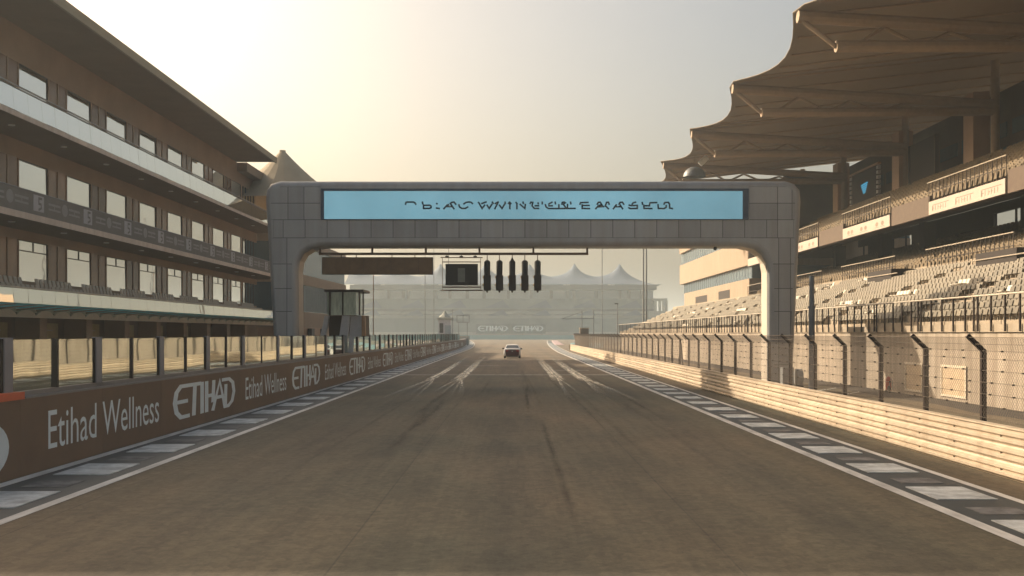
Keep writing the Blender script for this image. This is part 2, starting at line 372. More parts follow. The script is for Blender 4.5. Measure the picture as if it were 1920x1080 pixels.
g = MB(); strip(g, -9.17, -8.92, -20, 380, .012, -1); struct('pit_wall_edge_line', g, M_white, fix=False)
g = MB(); strip(g, 6.46, 6.68, -20, 400, .012, 1); struct('track_edge_line', g, M_white, fix=False)
g = MB(); strip(g, 8.06, 8.22, -20, 390, .012, 1); struct('kerb_outer_line', g, M_white, fix=False)
g = MB(); strip(g, -8.915, -7.385, -20, 420, .008, -1); struct('kerb_strip', g, M_kerbdark, fix=False)
g = MB(); strip(g, 6.685, 8.055, -20, 390, .008, 1); struct('kerb_strip', g, M_kerbdark, fix=False)
g = MB(); y = 1.0
while y < 330:
    a = -eL(y); x0_, x1_, ya_, yb_ = -8.72 + a, -7.66 + a, y, y + 1.7
    g.box(x0_, x1_, ya_, yb_, .0085, .022); y += 3.85
struct('kerb_blocks', g, M_kerbwhite)
g = MB(); y = 0.6
while y < 300:
    a = eR(y); x0_, x1_, ya_, yb_ = 6.88 + a, 7.86 + a, y, y + 1.4
    g.box(x0_, x1_, ya_, yb_, .0085, .022); y += 3.33
struct('kerb_blocks', g, M_kerbwhite)
g = MB(); y = 1.0 + 2.25
while y < 200: a = -eL(y); g.box(-8.6 + a, -7.8 + a, y, y + .8, .0085, .016); y += 3.85
y = .6 + 1.9
while y < 200: a = eR(y); g.box(7.0 + a, 7.75 + a, y, y + .65, .0085, .016); y += 3.33
struct('worn_kerb_marks', g, mat('worn_kerb_paint', (0.15, 0.145, 0.14), .8, var=.5, scale=3))
g = MB(); g.quad((-7.17, 69.0, .0082), (6.45, 69.0, .0082), (6.45, 69.35, .0082), (-7.17, 69.35, .0082)); struct('start_line', g, M_white, fix=False)
g = MB()
for k in range(8):
    yl = 88.5 + k * 16; yr = 77.5 + k * 16
    for x0, x1, yy in ((-3.9, -1.1, yl), (2.6, 5.6, yr)):
        g.quad((x0, yy, .0082), (x1, yy, .0082), (x1, yy + .3, .0082), (x0, yy + .3, .0082))
struct('grid_box_lines', g, M_white, fix=False)
# pinkish kerb and blue run-off far ahead
g = MB(); 
for i in range(12):
    y = 250 + i * 12; a = eR(y) + 7.4
    g.box(a + .9, a + 2.9, y, y + 9, .0045, .05)
struct('corner_kerb', g, M_pink)
g = MB(); g.quad((9.3, 175, .0083), (17, 200, .0083), (26, 300, .0083), (16.5, 300, .0083)); struct('run_off', g, M_runoff, fix=False)
# tyre marks: strips with a fade attribute
def skid(paths):
    vs, fs, fd = [], [], []
    for pts, wd, f0 in paths:
        for i in range(len(pts) - 1):
            (x0, y0), (x1, y1) = pts[i], pts[i + 1]
            for k in range(6):
                t0, t1 = k / 6, (k + 1) / 6
                xa, ya, xb, yb = x0 + (x1 - x0) * t0, y0 + (y1 - y0) * t0, x0 + (x1 - x0) * t1, y0 + (y1 - y0) * t1
                u0 = (i + t0) / (len(pts) - 1); u1 = (i + t1) / (len(pts) - 1)
                n = len(vs)
                h = wd / 2
                vs.extend([(xa - h, ya, 0), (xa, ya, 0), (xa + h, ya, 0), (xb - h, yb, 0), (xb, yb, 0), (xb + h, yb, 0)])
                a0 = f0 * min(1, 5 * u0, 4 * (1 - u0)) * fade(ya); a1 = f0 * min(1, 5 * u1, 4 * (1 - u1)) * fade(yb)
                fd.extend([0, a0, 0, 0, a1, 0]); fs.extend([(n, n + 1, n + 4, n + 3), (n + 1, n + 2, n + 5, n + 4)])
    return vs, fs, fd
marks = []
def fade(y): return math.exp(-((y - 70) / (15 if y < 70 else 26)) ** 2)
for sx, fan in ((-4.65, ((-5.2, 48), (-4.4, 46), (-3.9, 45), (-5.6, 42))), (-3.05, ((-3.9, 44), (-3.1, 46), (-2.1, 46), (-2.5, 42))),
                (2.75, ((2.5, 50), (3.1, 48), (2.3, 44))), (4.25, ((4.1, 50), (4.9, 46), (3.8, 46), (5.3, 40)))):
    for k in range(7):
        o_ = rnd.uniform(-.28, .28)
        marks.append(([(sx + o_ * 1.3, 60), (sx + o_, 66), (sx + o_ * .8, 74), (sx * 1.01 + o_, 86), (sx * 1.04 + o_, 104), (sx * 1.08 + o_, 140)], rnd.uniform(.18, .5), rnd.uniform(.6, 1)))
    for fx, fy in fan:
        for q in range(2):
            o_ = rnd.uniform(-.15, .15); e = rnd.uniform(-3, 3)
            marks.append(([(fx + o_, fy + e - 6), (fx * .85 + sx * .15 + o_, fy + e), (fx * .35 + sx * .65, 58), (sx + o_ * .4, 64), (sx + o_ * .3, 72)], rnd.uniform(.10, .26), rnd.uniform(.55, .9)))
for mi, mk in enumerate(marks):
    vs, fs, fd = skid([mk]); z = .0165 + mi * .0002
    me = bpy.data.meshes.new('tyre_mark'); me.from_pydata([(v[0], v[1], z) for v in vs], [], fs); me.materials.append(M_skid)
    at = me.attributes.new('fade', 'FLOAT', 'POINT'); at.data.foreach_set('value', fd)
    o = link('tyre_mark', me, (0, 0, 0)); tag(o, kind='structure')

M_rubber = skidmat(); M_rubber.name = 'rubber_mark'; M_rubber.node_tree.nodes['Principled BSDF'].inputs['Base Color'].default_value = (0.035, 0.033, 0.03, 1)
rb_ = random.Random(21)
for mi in range(20):
    x_ = rb_.choice((-4.6, -3.1, -.9, .8, 2.7, 4.3)) + rb_.uniform(-.5, .5); y_ = rb_.uniform(12, 60); L_ = rb_.uniform(10, 40); dr = rb_.uniform(-.25, .25)
    pts_ = [(x_ + dr * t_ * t_, y_ + L_ * t_) for t_ in (0, .25, .5, .75, 1)]
    fd_save = fade; fade = lambda y: 1.0
    vs, fs, fd = skid([(pts_, rb_.uniform(.18, .34), rb_.uniform(.08, .22))]); fade = fd_save
    me = bpy.data.meshes.new('rubber_mark'); me.from_pydata([(v[0], v[1], .0135 + mi * .0001) for v in vs], [], fs); me.materials.append(M_rubber)
    at = me.attributes.new('fade', 'FLOAT', 'POINT'); at.data.foreach_set('value', fd)
    tag(link('rubber_mark', me, (0, 0, 0)), kind='structure')

# service road between barrier and stand wall
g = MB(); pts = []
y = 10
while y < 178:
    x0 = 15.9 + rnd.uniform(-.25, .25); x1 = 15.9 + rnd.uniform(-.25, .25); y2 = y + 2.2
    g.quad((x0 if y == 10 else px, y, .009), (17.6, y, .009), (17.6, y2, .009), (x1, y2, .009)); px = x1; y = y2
struct('wall_foot_strip', g, M_darkstrip, fix=False)  # darker wavy-edged strip of ground along the stand wall foot
g = MB(); g.quad((12.6, 12, .009), (12.75, 12, .009), (12.75, 150, .009), (12.6, 150, .009))
for yy in (44, 47.5): g.quad((12.8, yy, .0094), (16.0, yy + 5, .0094), (16.0, yy + 5.25, .0094), (12.8, yy + .25, .0094))
struct('service_road_line', g, M_white, fix=False)

# ------------------------------------------------------------------ start gantry
GY0, GY1 = 55.7, 57.5
def G(px, py): p = P(px, py, GY0); return (p[0], p[2])
outer = [(517, 722), (497, 374), (499, 355), (507, 344), (524, 339), (1474, 339), (1491, 344), (1501, 356), (1503, 376), (1487, 722)]
inner = [(1441, 722), (1441, 510), (1438, 492), (1430, 477), (1415, 466), (1394, 462), (604, 462), (584, 465.5), (568, 475), (560, 489), (557, 508), (559.5, 722)]
out2 = [G(*p) for p in outer + inner]; out2 = [(x, max(z, 0.0)) for x, z in out2]
gan = thing('start_gantry', 'huge grey panelled gantry spanning the track with a long lit screen', 'gantry', (0, 56.6, 0))
g = MB(); g.prism(out2, 'y', GY0, GY1)
body = obj('body', g, M_gantry, gan)
bv = body.modifiers.new('bevel', 'BEVEL'); bv.width = 0.26; bv.segments = 5; bv.limit_method = 'ANGLE'; bv.angle_limit = R(60)
for p_ in body.data.polygons: p_.use_smooth = True
body.data.set_sharp_from_angle(angle=R(65)) if hasattr(body.data, 'set_sharp_from_angle') else None
def clip_rect(poly, x0, x1, z0, z1):
    def clip(ps, inside, inter):
        out = []
        for i in range(len(ps)):
            a, b = ps[i - 1], ps[i]; ia, ib = inside(a), inside(b)
            if ib:
                if not ia: out.append(inter(a, b))
                out.append(b)
            elif ia: out.append(inter(a, b))
        return out
    def ix(v): return lambda a, b: (v, a[1] + (b[1] - a[1]) * (v - a[0]) / (b[0] - a[0]))
    def iz(v): return lambda a, b: (a[0] + (b[0] - a[0]) * (v - a[1]) / (b[1] - a[1]), v)
    for ins, it in ((lambda p: p[0] >= x0, ix(x0)), (lambda p: p[0] <= x1, ix(x1)), (lambda p: p[1] >= z0, iz(z0)), (lambda p: p[1] <= z1, iz(z1))):
        if not poly: return []
        poly = clip(poly, ins, it)
    return poly
def panel(cells, parent, yf=GY0, ins=0.29):
    """clad panels clipped to an inset band of the gantry outline"""
    for shape, (xa, xb, za, zb) in cells:
        q = clip_rect(shape, xa + .018, xb - .018, za + .018, zb - .018)
        if len(q) < 3: continue
        # drop duplicates
        r_ = [];
        for p in q:
            if not r_ or (abs(p[0] - r_[-1][0]) + abs(p[1] - r_[-1][1])) > 1e-4: r_.append(p)
        if len(r_) < 3: continue
        ar = abs(sum(r_[i - 1][0] * r_[i][1] - r_[i][0] * r_[i - 1][1] for i in range(len(r_)))) / 2
        if ar < 0.03: continue
        m_ = MB(); m_.prism(r_, 'y', yf - .022, yf - .006); obj('panel', m_, M_gantry, parent)
def grid(xs, zs): return [(xs[i], xs[i + 1], zs[j], zs[j + 1]) for i in range(len(xs) - 1) for j in range(len(zs) - 1)]
def X_(px): return G(px, 0)[0]
def Z_(py): return G(0, py)[1]
rect = lambda a, b, c, d: [(X_(a), Z_(d)), (X_(b), Z_(d)), (X_(b), Z_(c)), (X_(a), Z_(c))]
zin = Z_(722)
lzs = [.12] + [Z_(v) for v in (684, 630, 584, 541, 495, 446, 412, 381, 350)]
cells = []
row_low = rect(512, 1488, 412, 446)      # row under the screen
xs = [X_(512)] + [X_(511 + 20 + 41.2 * i) for i in range(0, 23)] + [X_(1458), X_(1488)]
xs = sorted(set(round(v, 3) for v in xs))
cells += [(row_low, c) for c in grid(xs, [Z_(446), Z_(412)])]
leftleg = [G(*p) for p in ((526, 722), (509, 446), (573, 446), (560, 463), (549, 484), (546.5, 508), (549, 722))]
rightleg = [G(*p) for p in ((1452, 722), (1451.5, 510), (1449, 490), (1440, 470), (1424, 456), (1408, 446), (1491, 446), (1478, 722))]
cells += [(leftleg, c) for c in grid([X_(500), X_(538), X_(580)], lzs[:7])]
cells += [(rightleg, c) for c in grid([X_(1400), X_(1460), X_(1482), X_(1495)], lzs[:7])]
lefttop = [G(*p) for p in ((508, 412), (508, 370), (512, 355), (526, 350), (600, 350), (600, 412))]
righttop = [G(*p) for p in ((1405, 412), (1405, 350), (1472, 350), (1486, 356), (1491, 370), (1490, 412))]
cells += [(lefttop, c) for c in grid([X_(500), X_(540), X_(570), X_(602)], lzs[6:])]
cells += [(righttop, c) for c in grid([X_(1404), X_(1458), X_(1485), X_(1496)], lzs[6:])]
panel(cells, gan)
m_ = MB()
for k_, sh in enumerate((row_low, leftleg, rightleg, lefttop, righttop)):
    m_.poly([(p[0], GY0 - .003 - .0004 * k_, max(p[1], .02)) for p in sh])
obj('joint_backing', m_, M_gantry_d, gan, fix=False)
pts_i = [G(*p) for p in inner]; pts_i = [(x, max(z, .02)) for x, z in pts_i]
M_inner = mat('pale_inner_cladding', (0.60, 0.52, 0.42), 0.6, var=.05)
def off_in(i, d_):
    x, z = pts_i[i]; a = pts_i[max(i - 1, 0)]; b = pts_i[min(i + 1, len(pts_i) - 1)]
    t_ = Vector((b[0] - a[0], b[1] - a[1])).normalized(); return (x - t_.y * -1 * d_ * -1, z + t_.x * d_ * -1) if False else (x + t_.y * -d_, z + t_.x * d_)
for sgn_ in (1,):
    for rng in (range(0, 5), range(7, 11)):
        m_ = MB()
        for i in rng:
            a0, a1 = off_in(i, .015), off_in(i + 1, .015)
            m_.quad((a0[0], GY0 + .30, a0[1]), (a1[0], GY0 + .30, a1[1]), (a1[0], GY1 - .27, a1[1]), (a0[0], GY1 - .27, a0[1]))
        obj('inner_cladding', m_, M_inner, gan, fix=False)
# screen with its frame
g = MB(); x0, x1, z0, z1 = X_(602), X_(1403), Z_(412), Z_(354)
sx0, sx1, sz0, sz1 = X_(608), X_(1392), Z_(411), Z_(358.5)
yf = GY0 - .10
g.box(x0, sx0, yf, GY0 + .02, z0 + .001, z1); g.box(sx1, x1, yf, GY0 + .02, z0 + .001, z1)
g.box(sx0 + .001, sx1 - .001, yf, GY0 + .02, sz1, z1 - .001); g.box(sx0 + .001, sx1 - .001, yf, GY0 + .02, z0 - .02, sz0)
obj('screen_frame', g, mat('screen_frame', (0.05, 0.07, 0.11), 0.5), gan)
g = MB(); g.box(sx0, sx1, GY0 - .05, GY0 - .03, sz0, sz1); scr = obj('screen', g, M_screen, gan)
S1 = [[(75,130),(80,107),(95,100),(180,100),(200,110),(212,130)],[(300,100),(305,125)],[(315,140),(315,185),(395,185),(415,175),(415,155),(400,143),(315,143)],
 [(488,120),(496,124)],[(485,180),(525,186)],[(585,190),(630,140),(650,135)],[(620,160),(700,160)],[(670,120),(690,105),(720,100),(745,130)],[(680,130),(720,190)],
 [(785,135),(795,165),(825,185),(870,185),(905,165)],[(850,125),(880,105),(920,98),(950,105),(968,120)],[(1045,105),(1060,120)],[(1065,135),(1095,185),(1130,140)],[(1090,120),(1150,98)],
 [(1160,140),(1190,185),(1225,130)],[(1230,100),(1245,120)],[(1265,190),(1310,100)],[(1325,140),(1360,185),(1400,120)],[(1270,120),(1310,98)],[(1400,100),(1405,120)],
 [(1445,120),(1460,102),(1480,120)],[(1465,105),(1465,190)],[(1545,105),(1560,120),(1558,190)],[(1600,130),(1665,185),(1670,130)],[(1640,100),(1645,120)],
 [(1735,120),(1745,102),(1770,105),(1760,150),(1790,185),(1850,185)],[(1800,150),(1850,150)],[(1840,110),(1845,125)],[(1895,100),(1897,125)]]
S2 = [[(160,135),(170,165),(200,187),(560,185)],[(205,128),(215,120),(250,102)],[(205,150),(255,150)],[(290,100),(295,125)],[(340,135),(340,185)],
 [(380,130),(385,105),(410,100),(425,110),(400,130),(440,185)],[(455,130),(455,185)],[(495,100),(500,125)],[(620,130),(630,108),(730,105)],[(650,135),(650,185),(750,187)],[(655,145),(745,145)],
 [(830,190),(870,145),(900,140)],[(850,165),(940,160)],[(850,130),(865,105),(890,102),(905,125),(925,160)],[(960,150),(1000,190)],[(960,150),(975,105),(1000,102),(1010,130)],
 [(1065,190),(1105,135)],[(1090,162),(1170,162)],[(1140,130),(1155,105),(1185,102),(1205,130)],[(1150,130),(1190,190)],
 [(1275,140),(1300,148),(1385,145),(1385,185),(1290,187),(1270,175)],[(1315,130),(1330,110),(1365,102)],[(1450,105),(1455,130)],[(1470,140),(1475,185),(1580,187)],[(1480,150),(1550,150)],
 [(1545,150),(1555,110),(1645,107)],[(1660,135),(1665,185),(1740,187),(1770,170),(1770,145)],[(1740,130),(1750,107),(1800,105),(1815,130),(1815,180),(1855,187)]]
g = MB(); k_ = .140625; cnt = 0
for S, ox in ((S1, 750), (S2, 1000)):
    for st in S:
        cnt += 1
        yy = GY0 - .0505 - .0003 * (cnt % 9)
        ribbon(g, [(ox + a * k_, 365 + b * k_) for a, b in st], 3.1, lambda u, v, yy=yy: (X_(u), yy, Z_(v)))
obj('lettering', g, M_screen_txt, scr, fix=False)
# hanging frame below the beam
hb = MB(); YB = 56.6
def bar(mb, xa, xb, ya, yb, t=.12, d=YB):
    a = P(xa, yb, d); b = P(xb, ya, d); mb.box(a[0], b[0], d - t / 2, d + t / 2, a[2], b[2])
hf = tag(link('hanging_frame', None, (0, YB, 6.6)), 'brown steel hanging rail bolted below the gantry beam', 'steel frame')
for v in (600.5, 698, 798.5, 899, 1000, 1101):
    m_ = MB(); bar(m_, v - 1.8, v + 1.8, 452 if v > 605 else 456, 473.6); obj('hanger', m_, M_steel_brown, hf)
m_ = MB(); bar(m_, 598, 1103, 473.7, 478.2); obj('rail', m_, M_steel_brown, hf)
cm_ = thing('beam_camera', 'small dark camera fixed under right end of gantry beam', 'camera', P(1341, 466, 56.2))
q_ = P(1341, 466, 56.2); m_ = MB(); m_.lathe([(0.02, -.10), (.09, -.05), (.10, .03), (.06, .09)], q_, 10); obj('dome', m_, M_dark, cm_)
m_ = MB(); m_.tube((q_[0], 56.2, q_[2] + .08), (q_[0], 56.2, 7.26), .03, 6); obj('bracket', m_, M_dark, cm_)
# unlit board
lb = thing('led_board', 'long brown unlit display board hanging below left part of gantry beam', 'display board', P(708, 515, YB))
m_ = MB(); a = P(604, 515, YB); b = P(812, 482.5, YB); m_.box(a[0], b[0], YB - .10, YB + .12, a[2], b[2]); obj('housing', m_, M_dark, lb)
nb = 8
me_b = MB().box(0, (b[0] - a[0] - .06) / nb - .012, 0, .03, 0, b[2] - a[2] - .06).mesh('module', M_ledboard)
for i in range(nb): link('module', me_b, (a[0] + .03 + i * (b[0] - a[0] - .06) / nb, YB - .13, a[2] + .03), lb)
m_ = MB()
for v in (640, 668, 735, 778): bar(m_, v - .8, v + .8, 478.3, 482.4, .05)
obj('hanger', m_, M_steel_brown, lb)
# small monitor
mo = thing('monitor', 'dark square monitor showing one grey panel, hung on bars below gantry', 'monitor', P(866, 544, YB))
m_ = MB(); a = P(835.5, 535, YB); b = P(896, 495, YB); m_.box(a[0], b[0], YB - .1, YB + .15, a[2], b[2]); obj('housing', m_, M_dark, mo)
m_ = MB(); a = P(858.5, 529, YB); b = P(872, 503, YB); m_.box(a[0], b[0], YB - .115, YB - .102, a[2], b[2]); obj('screen_window', m_, mat('monitor_panel', (0.16, 0.17, 0.15), 0.5, var=.2, scale=3), mo)
for (xa, xb, ya, yb) in ((826, 905, 482.2, 483.8), (829, 902, 490.4, 492), (829, 902, 537.2, 539.6), (826, 905, 543.3, 545.4)):
    m_ = MB(); bar(m_, xa, xb, ya, yb, .06); obj('bar', m_, M_steel_brown, mo)
for v in (829.5, 901):
    m_ = MB(); bar(m_, v - .5, v + .5, 484, 543, .03); obj('rod', m_, M_steel_brown, mo)
for v in (838, 865, 891):
    m_ = MB(); bar(m_, v - 3.2, v + 3.2, 479.9, 482.1, .1); obj('clamp', m_, M_dark, mo)
    m_ = MB(); bar(m_, v - .6, v + .6, 478.3, 479.8, .04); obj('hanger', m_, M_dark, mo)
m_ = MB(); bar(m_, 841, 841.7, 462, 494.9, .02, YB + .2); obj('cable', m_, M_dark, mo)
# five start light columns
def start_light():
    r = thing('start_light', 'x', 'start light', P(960, 547, YB), 'start lights hanging below the gantry')
    X0, Y0, Z0 = P(960, 547, YB); s = YB / 2000
    m_ = MB(); rr = 6 * s
    m_.lathe([(0, 59 * s), (rr * .5, 59 * s), (rr * .95, 56.5 * s), (rr, 55 * s), (rr * .96, 34 * s), (rr * .96, 30 * s)], (X0, Y0, Z0), 14)
    obj('upper_shroud', m_, M_dark, r, smooth=True)
    m_ = MB(); m_.box(X0 - 6.6 * s, X0 + 7 * s, Y0 - .16, Y0 + .16, Z0 + 2 * s, Z0 + 31 * s); o = obj('housing', m_, mat('light_back', (0.035, 0.026, 0.02), .5) if 'light_back' not in MATS else MATS['light_back'], r)
    bvm = o.modifiers.new('bevel', 'BEVEL'); bvm.width = .03; bvm.segments = 2
    for q in (25, 10.5):
        m_ = MB(); m_.prism([(X0 - 6.7 * s, Z0 + q * s), (X0 - 6.7 * s, Z0 + (q + 5) * s), (X0 - 8.4 * s, Z0 + (q + 4) * s), (X0 - 7.8 * s, Z0 + (q - 1) * s)], 'y', Y0 - .2, Y0 + .1)
        obj('hood', m_, mat('hood_edge', (0.55, 0.40, 0.20), .5) if 'hood_edge' not in MATS else MATS['hood_edge'], r)
    m_ = MB(); m_.tube((X0, Y0, Z0 - 1.6 * s), (X0, Y0, Z0 + 2 * s), 1.5 * s, 8, 2.2 * s)
    obj('lower_spigot', m_, M_dark, r)
    m_ = MB(); m_.tube((X0, Y0, Z0 + 59 * s), (X0, Y0, Z0 + 68.9 * s), .8 * s, 6); obj('hanger', m_, M_steel_brown, r)
    return r
SL = start_light()
labs = ['first start light column, next to the square monitor', 'second start light column from the monitor', 'middle start light column of the five with a pointed cap', 'fourth start light column from the monitor', 'fifth start light column, farthest from the monitor']
for i, v in enumerate((913.5, 936.5, 960.5, 984, 1008)):
    p = P(v, 547, YB)
    if i == 0: SL.location = p; SL['label'] = labs[0]
    else:
        c = clone(SL, p, labs[i])
        if i == 2:
            s = YB / 2000; m_ = MB(); X0, Y0, Z0 = p; m_.lathe([(3.4 * s, 58.6 * s), (1.2 * s, 63.5 * s), (.9 * s, 65 * s)], p, 10); obj('pointed_cap', m_, M_dark, c)

# ------------------------------------------------------------------ pit wall, lettering, glass screen
pw = thing('pit_wall', 'long dark brown pit wall with pale repeated airline lettering', 'wall', (-9.4, 100, 0))
def wallseg(x0, x1, y0, y1, z0, z1):
    m_ = MB(); a, b = -eL(y0), -eL(y1)
    v = [(x0 + a, y0, z0), (x1 + a, y0, z0), (x1 + b, y1, z0), (x0 + b, y1, z0), (x0 + a, y0, z1), (x1 + a, y0, z1), (x1 + b, y1, z1), (x0 + b, y1, z1)]
    m_.v = v; m_.f = [(0, 3, 2, 1), (4, 5, 6, 7), (0, 1, 5, 4), (1, 2, 6, 5), (2, 3, 7, 6), (3, 0, 4, 7)]; m_.m = [0] * 6
    return m_
y = 3.92
while y < 255:
    L_ = 4.02; obj('board', wallseg(-9.58, -9.22, y + .004, y + L_ - .004, 0, 1.46), M_pitwall, pw); y += L_
obj('cap', wallseg(-9.62, -9.20, 20.2, 180, 1.462, 1.50), M_rail, pw)
obj('cap', wallseg(-9.62, -9.20, 180, 255, 1.462, 1.50), M_rail, pw)
m_ = MB(); m_.box(-9.60, -9.18, 3.9, 20.1, 1.462, 1.60); oc = obj('orange_cap', m_, M_orange, pw); oc['label'] = 'orange cap strip at the near end'
# round pale roundel at the near end
m_ = MB(); n = 28; m_.poly([(-9.217, 18.6 + .95 * math.cos(2 * math.pi * i / n), .62 + .52 * math.sin(2 * math.pi * i / n)) for i in range(n)]); obj('roundel', m_, M_letter, pw, fix=False)
LOGO = [[(.40,1),(.18,1),(.05,.82),(0,.5),(.05,.18),(.18,0),(.42,0)],[(0,.5),(.36,.5)],[(.40,1),(.80,1)],[(.63,1),(.59,0)],[(.87,1),(.87,0)],
        [(1.03,1),(1.03,0)],[(1.03,.52),(1.26,.52)],[(1.29,1),(1.26,.30)],[(1.26,0),(1.52,.97),(1.72,0)],[(1.36,.40),(1.64,.40)],
        [(1.64,1),(1.9,1),(2.05,.85),(2.1,.5),(2.02,.15),(1.87,0),(1.72,0)],[(1.76,.78),(1.74,0)]]
def logo_mesh(name, w_, h_, m, face):
    mb = MB(); sx = w_ / 2.1; i = 0
    for st in LOGO:
        i += 1
        if face == 'x': f = lambda u, v, i=i: (.004 + i * .0012, u * sx, v * h_)
        else: f = lambda u, v, i=i: (u * sx, -.002 - i * .003, v * h_)
        ribbon(mb, st, .125, f)
    return mb.mesh(name, m, fix=False)
me_logo = logo_mesh('airline_lettering', 6.15, .86, M_letter, 'x')
def text_mesh(body, h_, w_, m):
    cu = bpy.data.curves.new('t', 'FONT'); cu.body = body; cu.size = 1; cu.resolution_u = 3
    o = bpy.data.objects.new('t', cu); col.objects.link(o)
    me = bpy.data.meshes.new_from_object(o.evaluated_get(bpy.context.evaluated_depsgraph_get()))
    bpy.data.objects.remove(o)
    xs = [v.co.x for v in me.vertices]; ys = [v.co.y for v in me.vertices]
    mn, mx = min(xs), max(xs); hh = max(ys)
    for v in me.vertices:
        v.co = (.003, (v.co.x - mn) / (mx - mn) * w_, v.co.y / hh * h_)
    me.materials.clear(); me.materials.append(m); return me
me_well = text_mesh('Etihad Wellness', .76, 6.65, M_letter)
me_well.name = 'wellness_lettering'
for k in range(-1, 12):
    y = 21.2 + 15.7 * k
    if y > 19:
        link('wellness_lettering', me_well, (-9.219 , y, .40), pw)
    y2 = y + 7.95
    if y2 > 19 and y2 < 175: link('airline_lettering', me_logo, (-9.219, y2, .36), pw)

gs = thing('glass_screen_fence', 'row of clear reflective glass panes between dark posts on top of pit wall', 'glass fence', (-9.4, 100, 1.5))
ys = [19.8 + 2.17 * k for k in range(9)]
while ys[-1] < 192: ys.append(ys[-1] + 2.77)
wide = MB().box(-.05, .06, -.17, .17, 0, 1.12).mesh('post', M_post_grey)
wide_side = MB().box(-.06, .04, -.03, .03, 0, 1.10).mesh('post_side', M_post_dark)
nar = MB().box(-.09, .05, -.04, .04, 0, 1.10).mesh('post', M_post_dark)
for i, y in enumerate(ys):
    x = -9.40 - eL(y)
    if i % 2 == 0:
        link('post', wide, (x, y, 1.5), gs); link('post', wide_side, (x, y - .202, 1.5), gs)
    else: link('post', nar, (x, y, 1.5), gs)
panes = {}
for i in range(len(ys) - 1):
    L_ = ys[i + 1] - ys[i] - .30; key = round(L_, 2)
    if key not in panes: panes[key] = MB().box(-.006, .006, -L_ / 2, L_ / 2, 0, .98).mesh('pane', M_fenceglass)
    o = link('pane', panes[key], (-9.40 - eL(ys[i]), (ys[i] + ys[i + 1]) / 2, 1.60), gs)
    o.rotation_euler = (0, rnd.uniform(-.006, .006), rnd.uniform(-.020, .020))
obj('bottom_rail', wallseg(-9.46, -9.34, 19.9, 180, 1.502, 1.59), M_rail, gs)
obj('bottom_rail', wallseg(-9.46, -9.34, 180, 192, 1.502, 1.59), M_rail, gs)
# mesh gate at the near end of the fence
mg = thing('mesh_gate', 'wire mesh gate with pale post where glass fence begins', 'gate', (-9.4, 19, 1.6))
m_ = MB(); m_.box(-9.43, -9.37, 19.42, 19.48, 1.6, 2.62); obj('gate_post', m_, M_rail, mg)
m_ = MB()
for k in range(14): m_.tube((-9.4, 18.0 + k * .1, 1.62), (-9.4, 18.0 + k * .1, 2.55), .006, 4)
for k in range(10): m_.tube((-9.4, 17.9, 1.66 + k * .1), (-9.4, 19.42, 1.66 + k * .1), .006, 4)
o = obj('wire_mesh', m_, M_wire, mg, fix=False); o['kind'] = 'stuff'
# barrier past the fence end (curving away)
m_ = MB(); m_.box(-12.6, -10.3, 256, 258, 0, 2.1); m_.box(-15.5, -12.7, 300, 302, 0, 2.0)
tag(obj('concrete_block', m_, M_far), 'low pale concrete end block where pit exit wall stops', 'concrete block')

# ------------------------------------------------------------------ starter booth on the wall
bo = thing('starter_booth', 'glazed starter booth with angled grey base standing on pit wall', 'booth', (-9.8, 61, 1.5))
dB = 61.0
def pb(px, py, d=dB): p = P(px, py, d); return (p[0], p[2])
m_ = MB(); a = pb(611, 548); b = pb(684, 543.5); m_.box(a[0], b[0], 60.4, 63.2, a[1], b[1]); obj('roof', m_, M_post_dark, bo)
a = pb(614, 591); b = pb(682, 548)
m_ = MB(); m_.box(a[0] + .05, b[0] - .4, 60.62, 63.0, a[1], b[1] - .002); obj('glazing', m_, M_boothglass, bo)
for v, t in ((621, 3), (676, 2.5), (683, 2.5), (645, 2)):
    q = pb(v, 591); m_ = MB(); m_.box(q[0] - t * .0305 / 2, q[0] + t * .0305 / 2, 60.5, 60.6, q[1], b[1] - .001); obj('mullion', m_, M_post_dark, bo)
def pr(pts, d0, d1, name, m): mm = MB(); mm.prism([pb(*p) for p in pts], 'y', d0, d1); return obj(name, mm, m, bo)
pr([(614, 591.5), (683, 591.5), (684, 631), (616, 631)], 61.2, 63.0, 'lower_cabin', M_brownpanel)
pr([(610, 592), (618, 592), (611, 634), (601, 634)], 60.75, 61.1, 'side_brace', M_boothgrey)
pr([(643, 592), (657, 592), (653, 628), (650, 668), (634, 668), (638, 628)], 60.7, 61.15, 'side_brace', M_boothgrey)
pr([(657.5, 592), (678, 592), (678, 630), (663, 632), (662, 660), (651, 664), (654, 628)], 61.16, 61.19, 'front_panel', M_boothgrey)
pr([(678.5, 591.6), (684.5, 591.6), (686, 630), (678.5, 630)], 60.9, 61.15, 'end_panel', M_brown_pier)

# ------------------------------------------------------------------ pit building on the left
pbld = thing('pit_building', 'long brown pit building with balconies, cream slab edges and bright mirror windows', 'building', (-35, 80, 0))
Y0, Y1 = 34.0, 117.0
WX = -28.0
bays = []; y = 60.7 - 6.54 * 4
while y < 110: bays.append(y); y += 6.54
me = {}
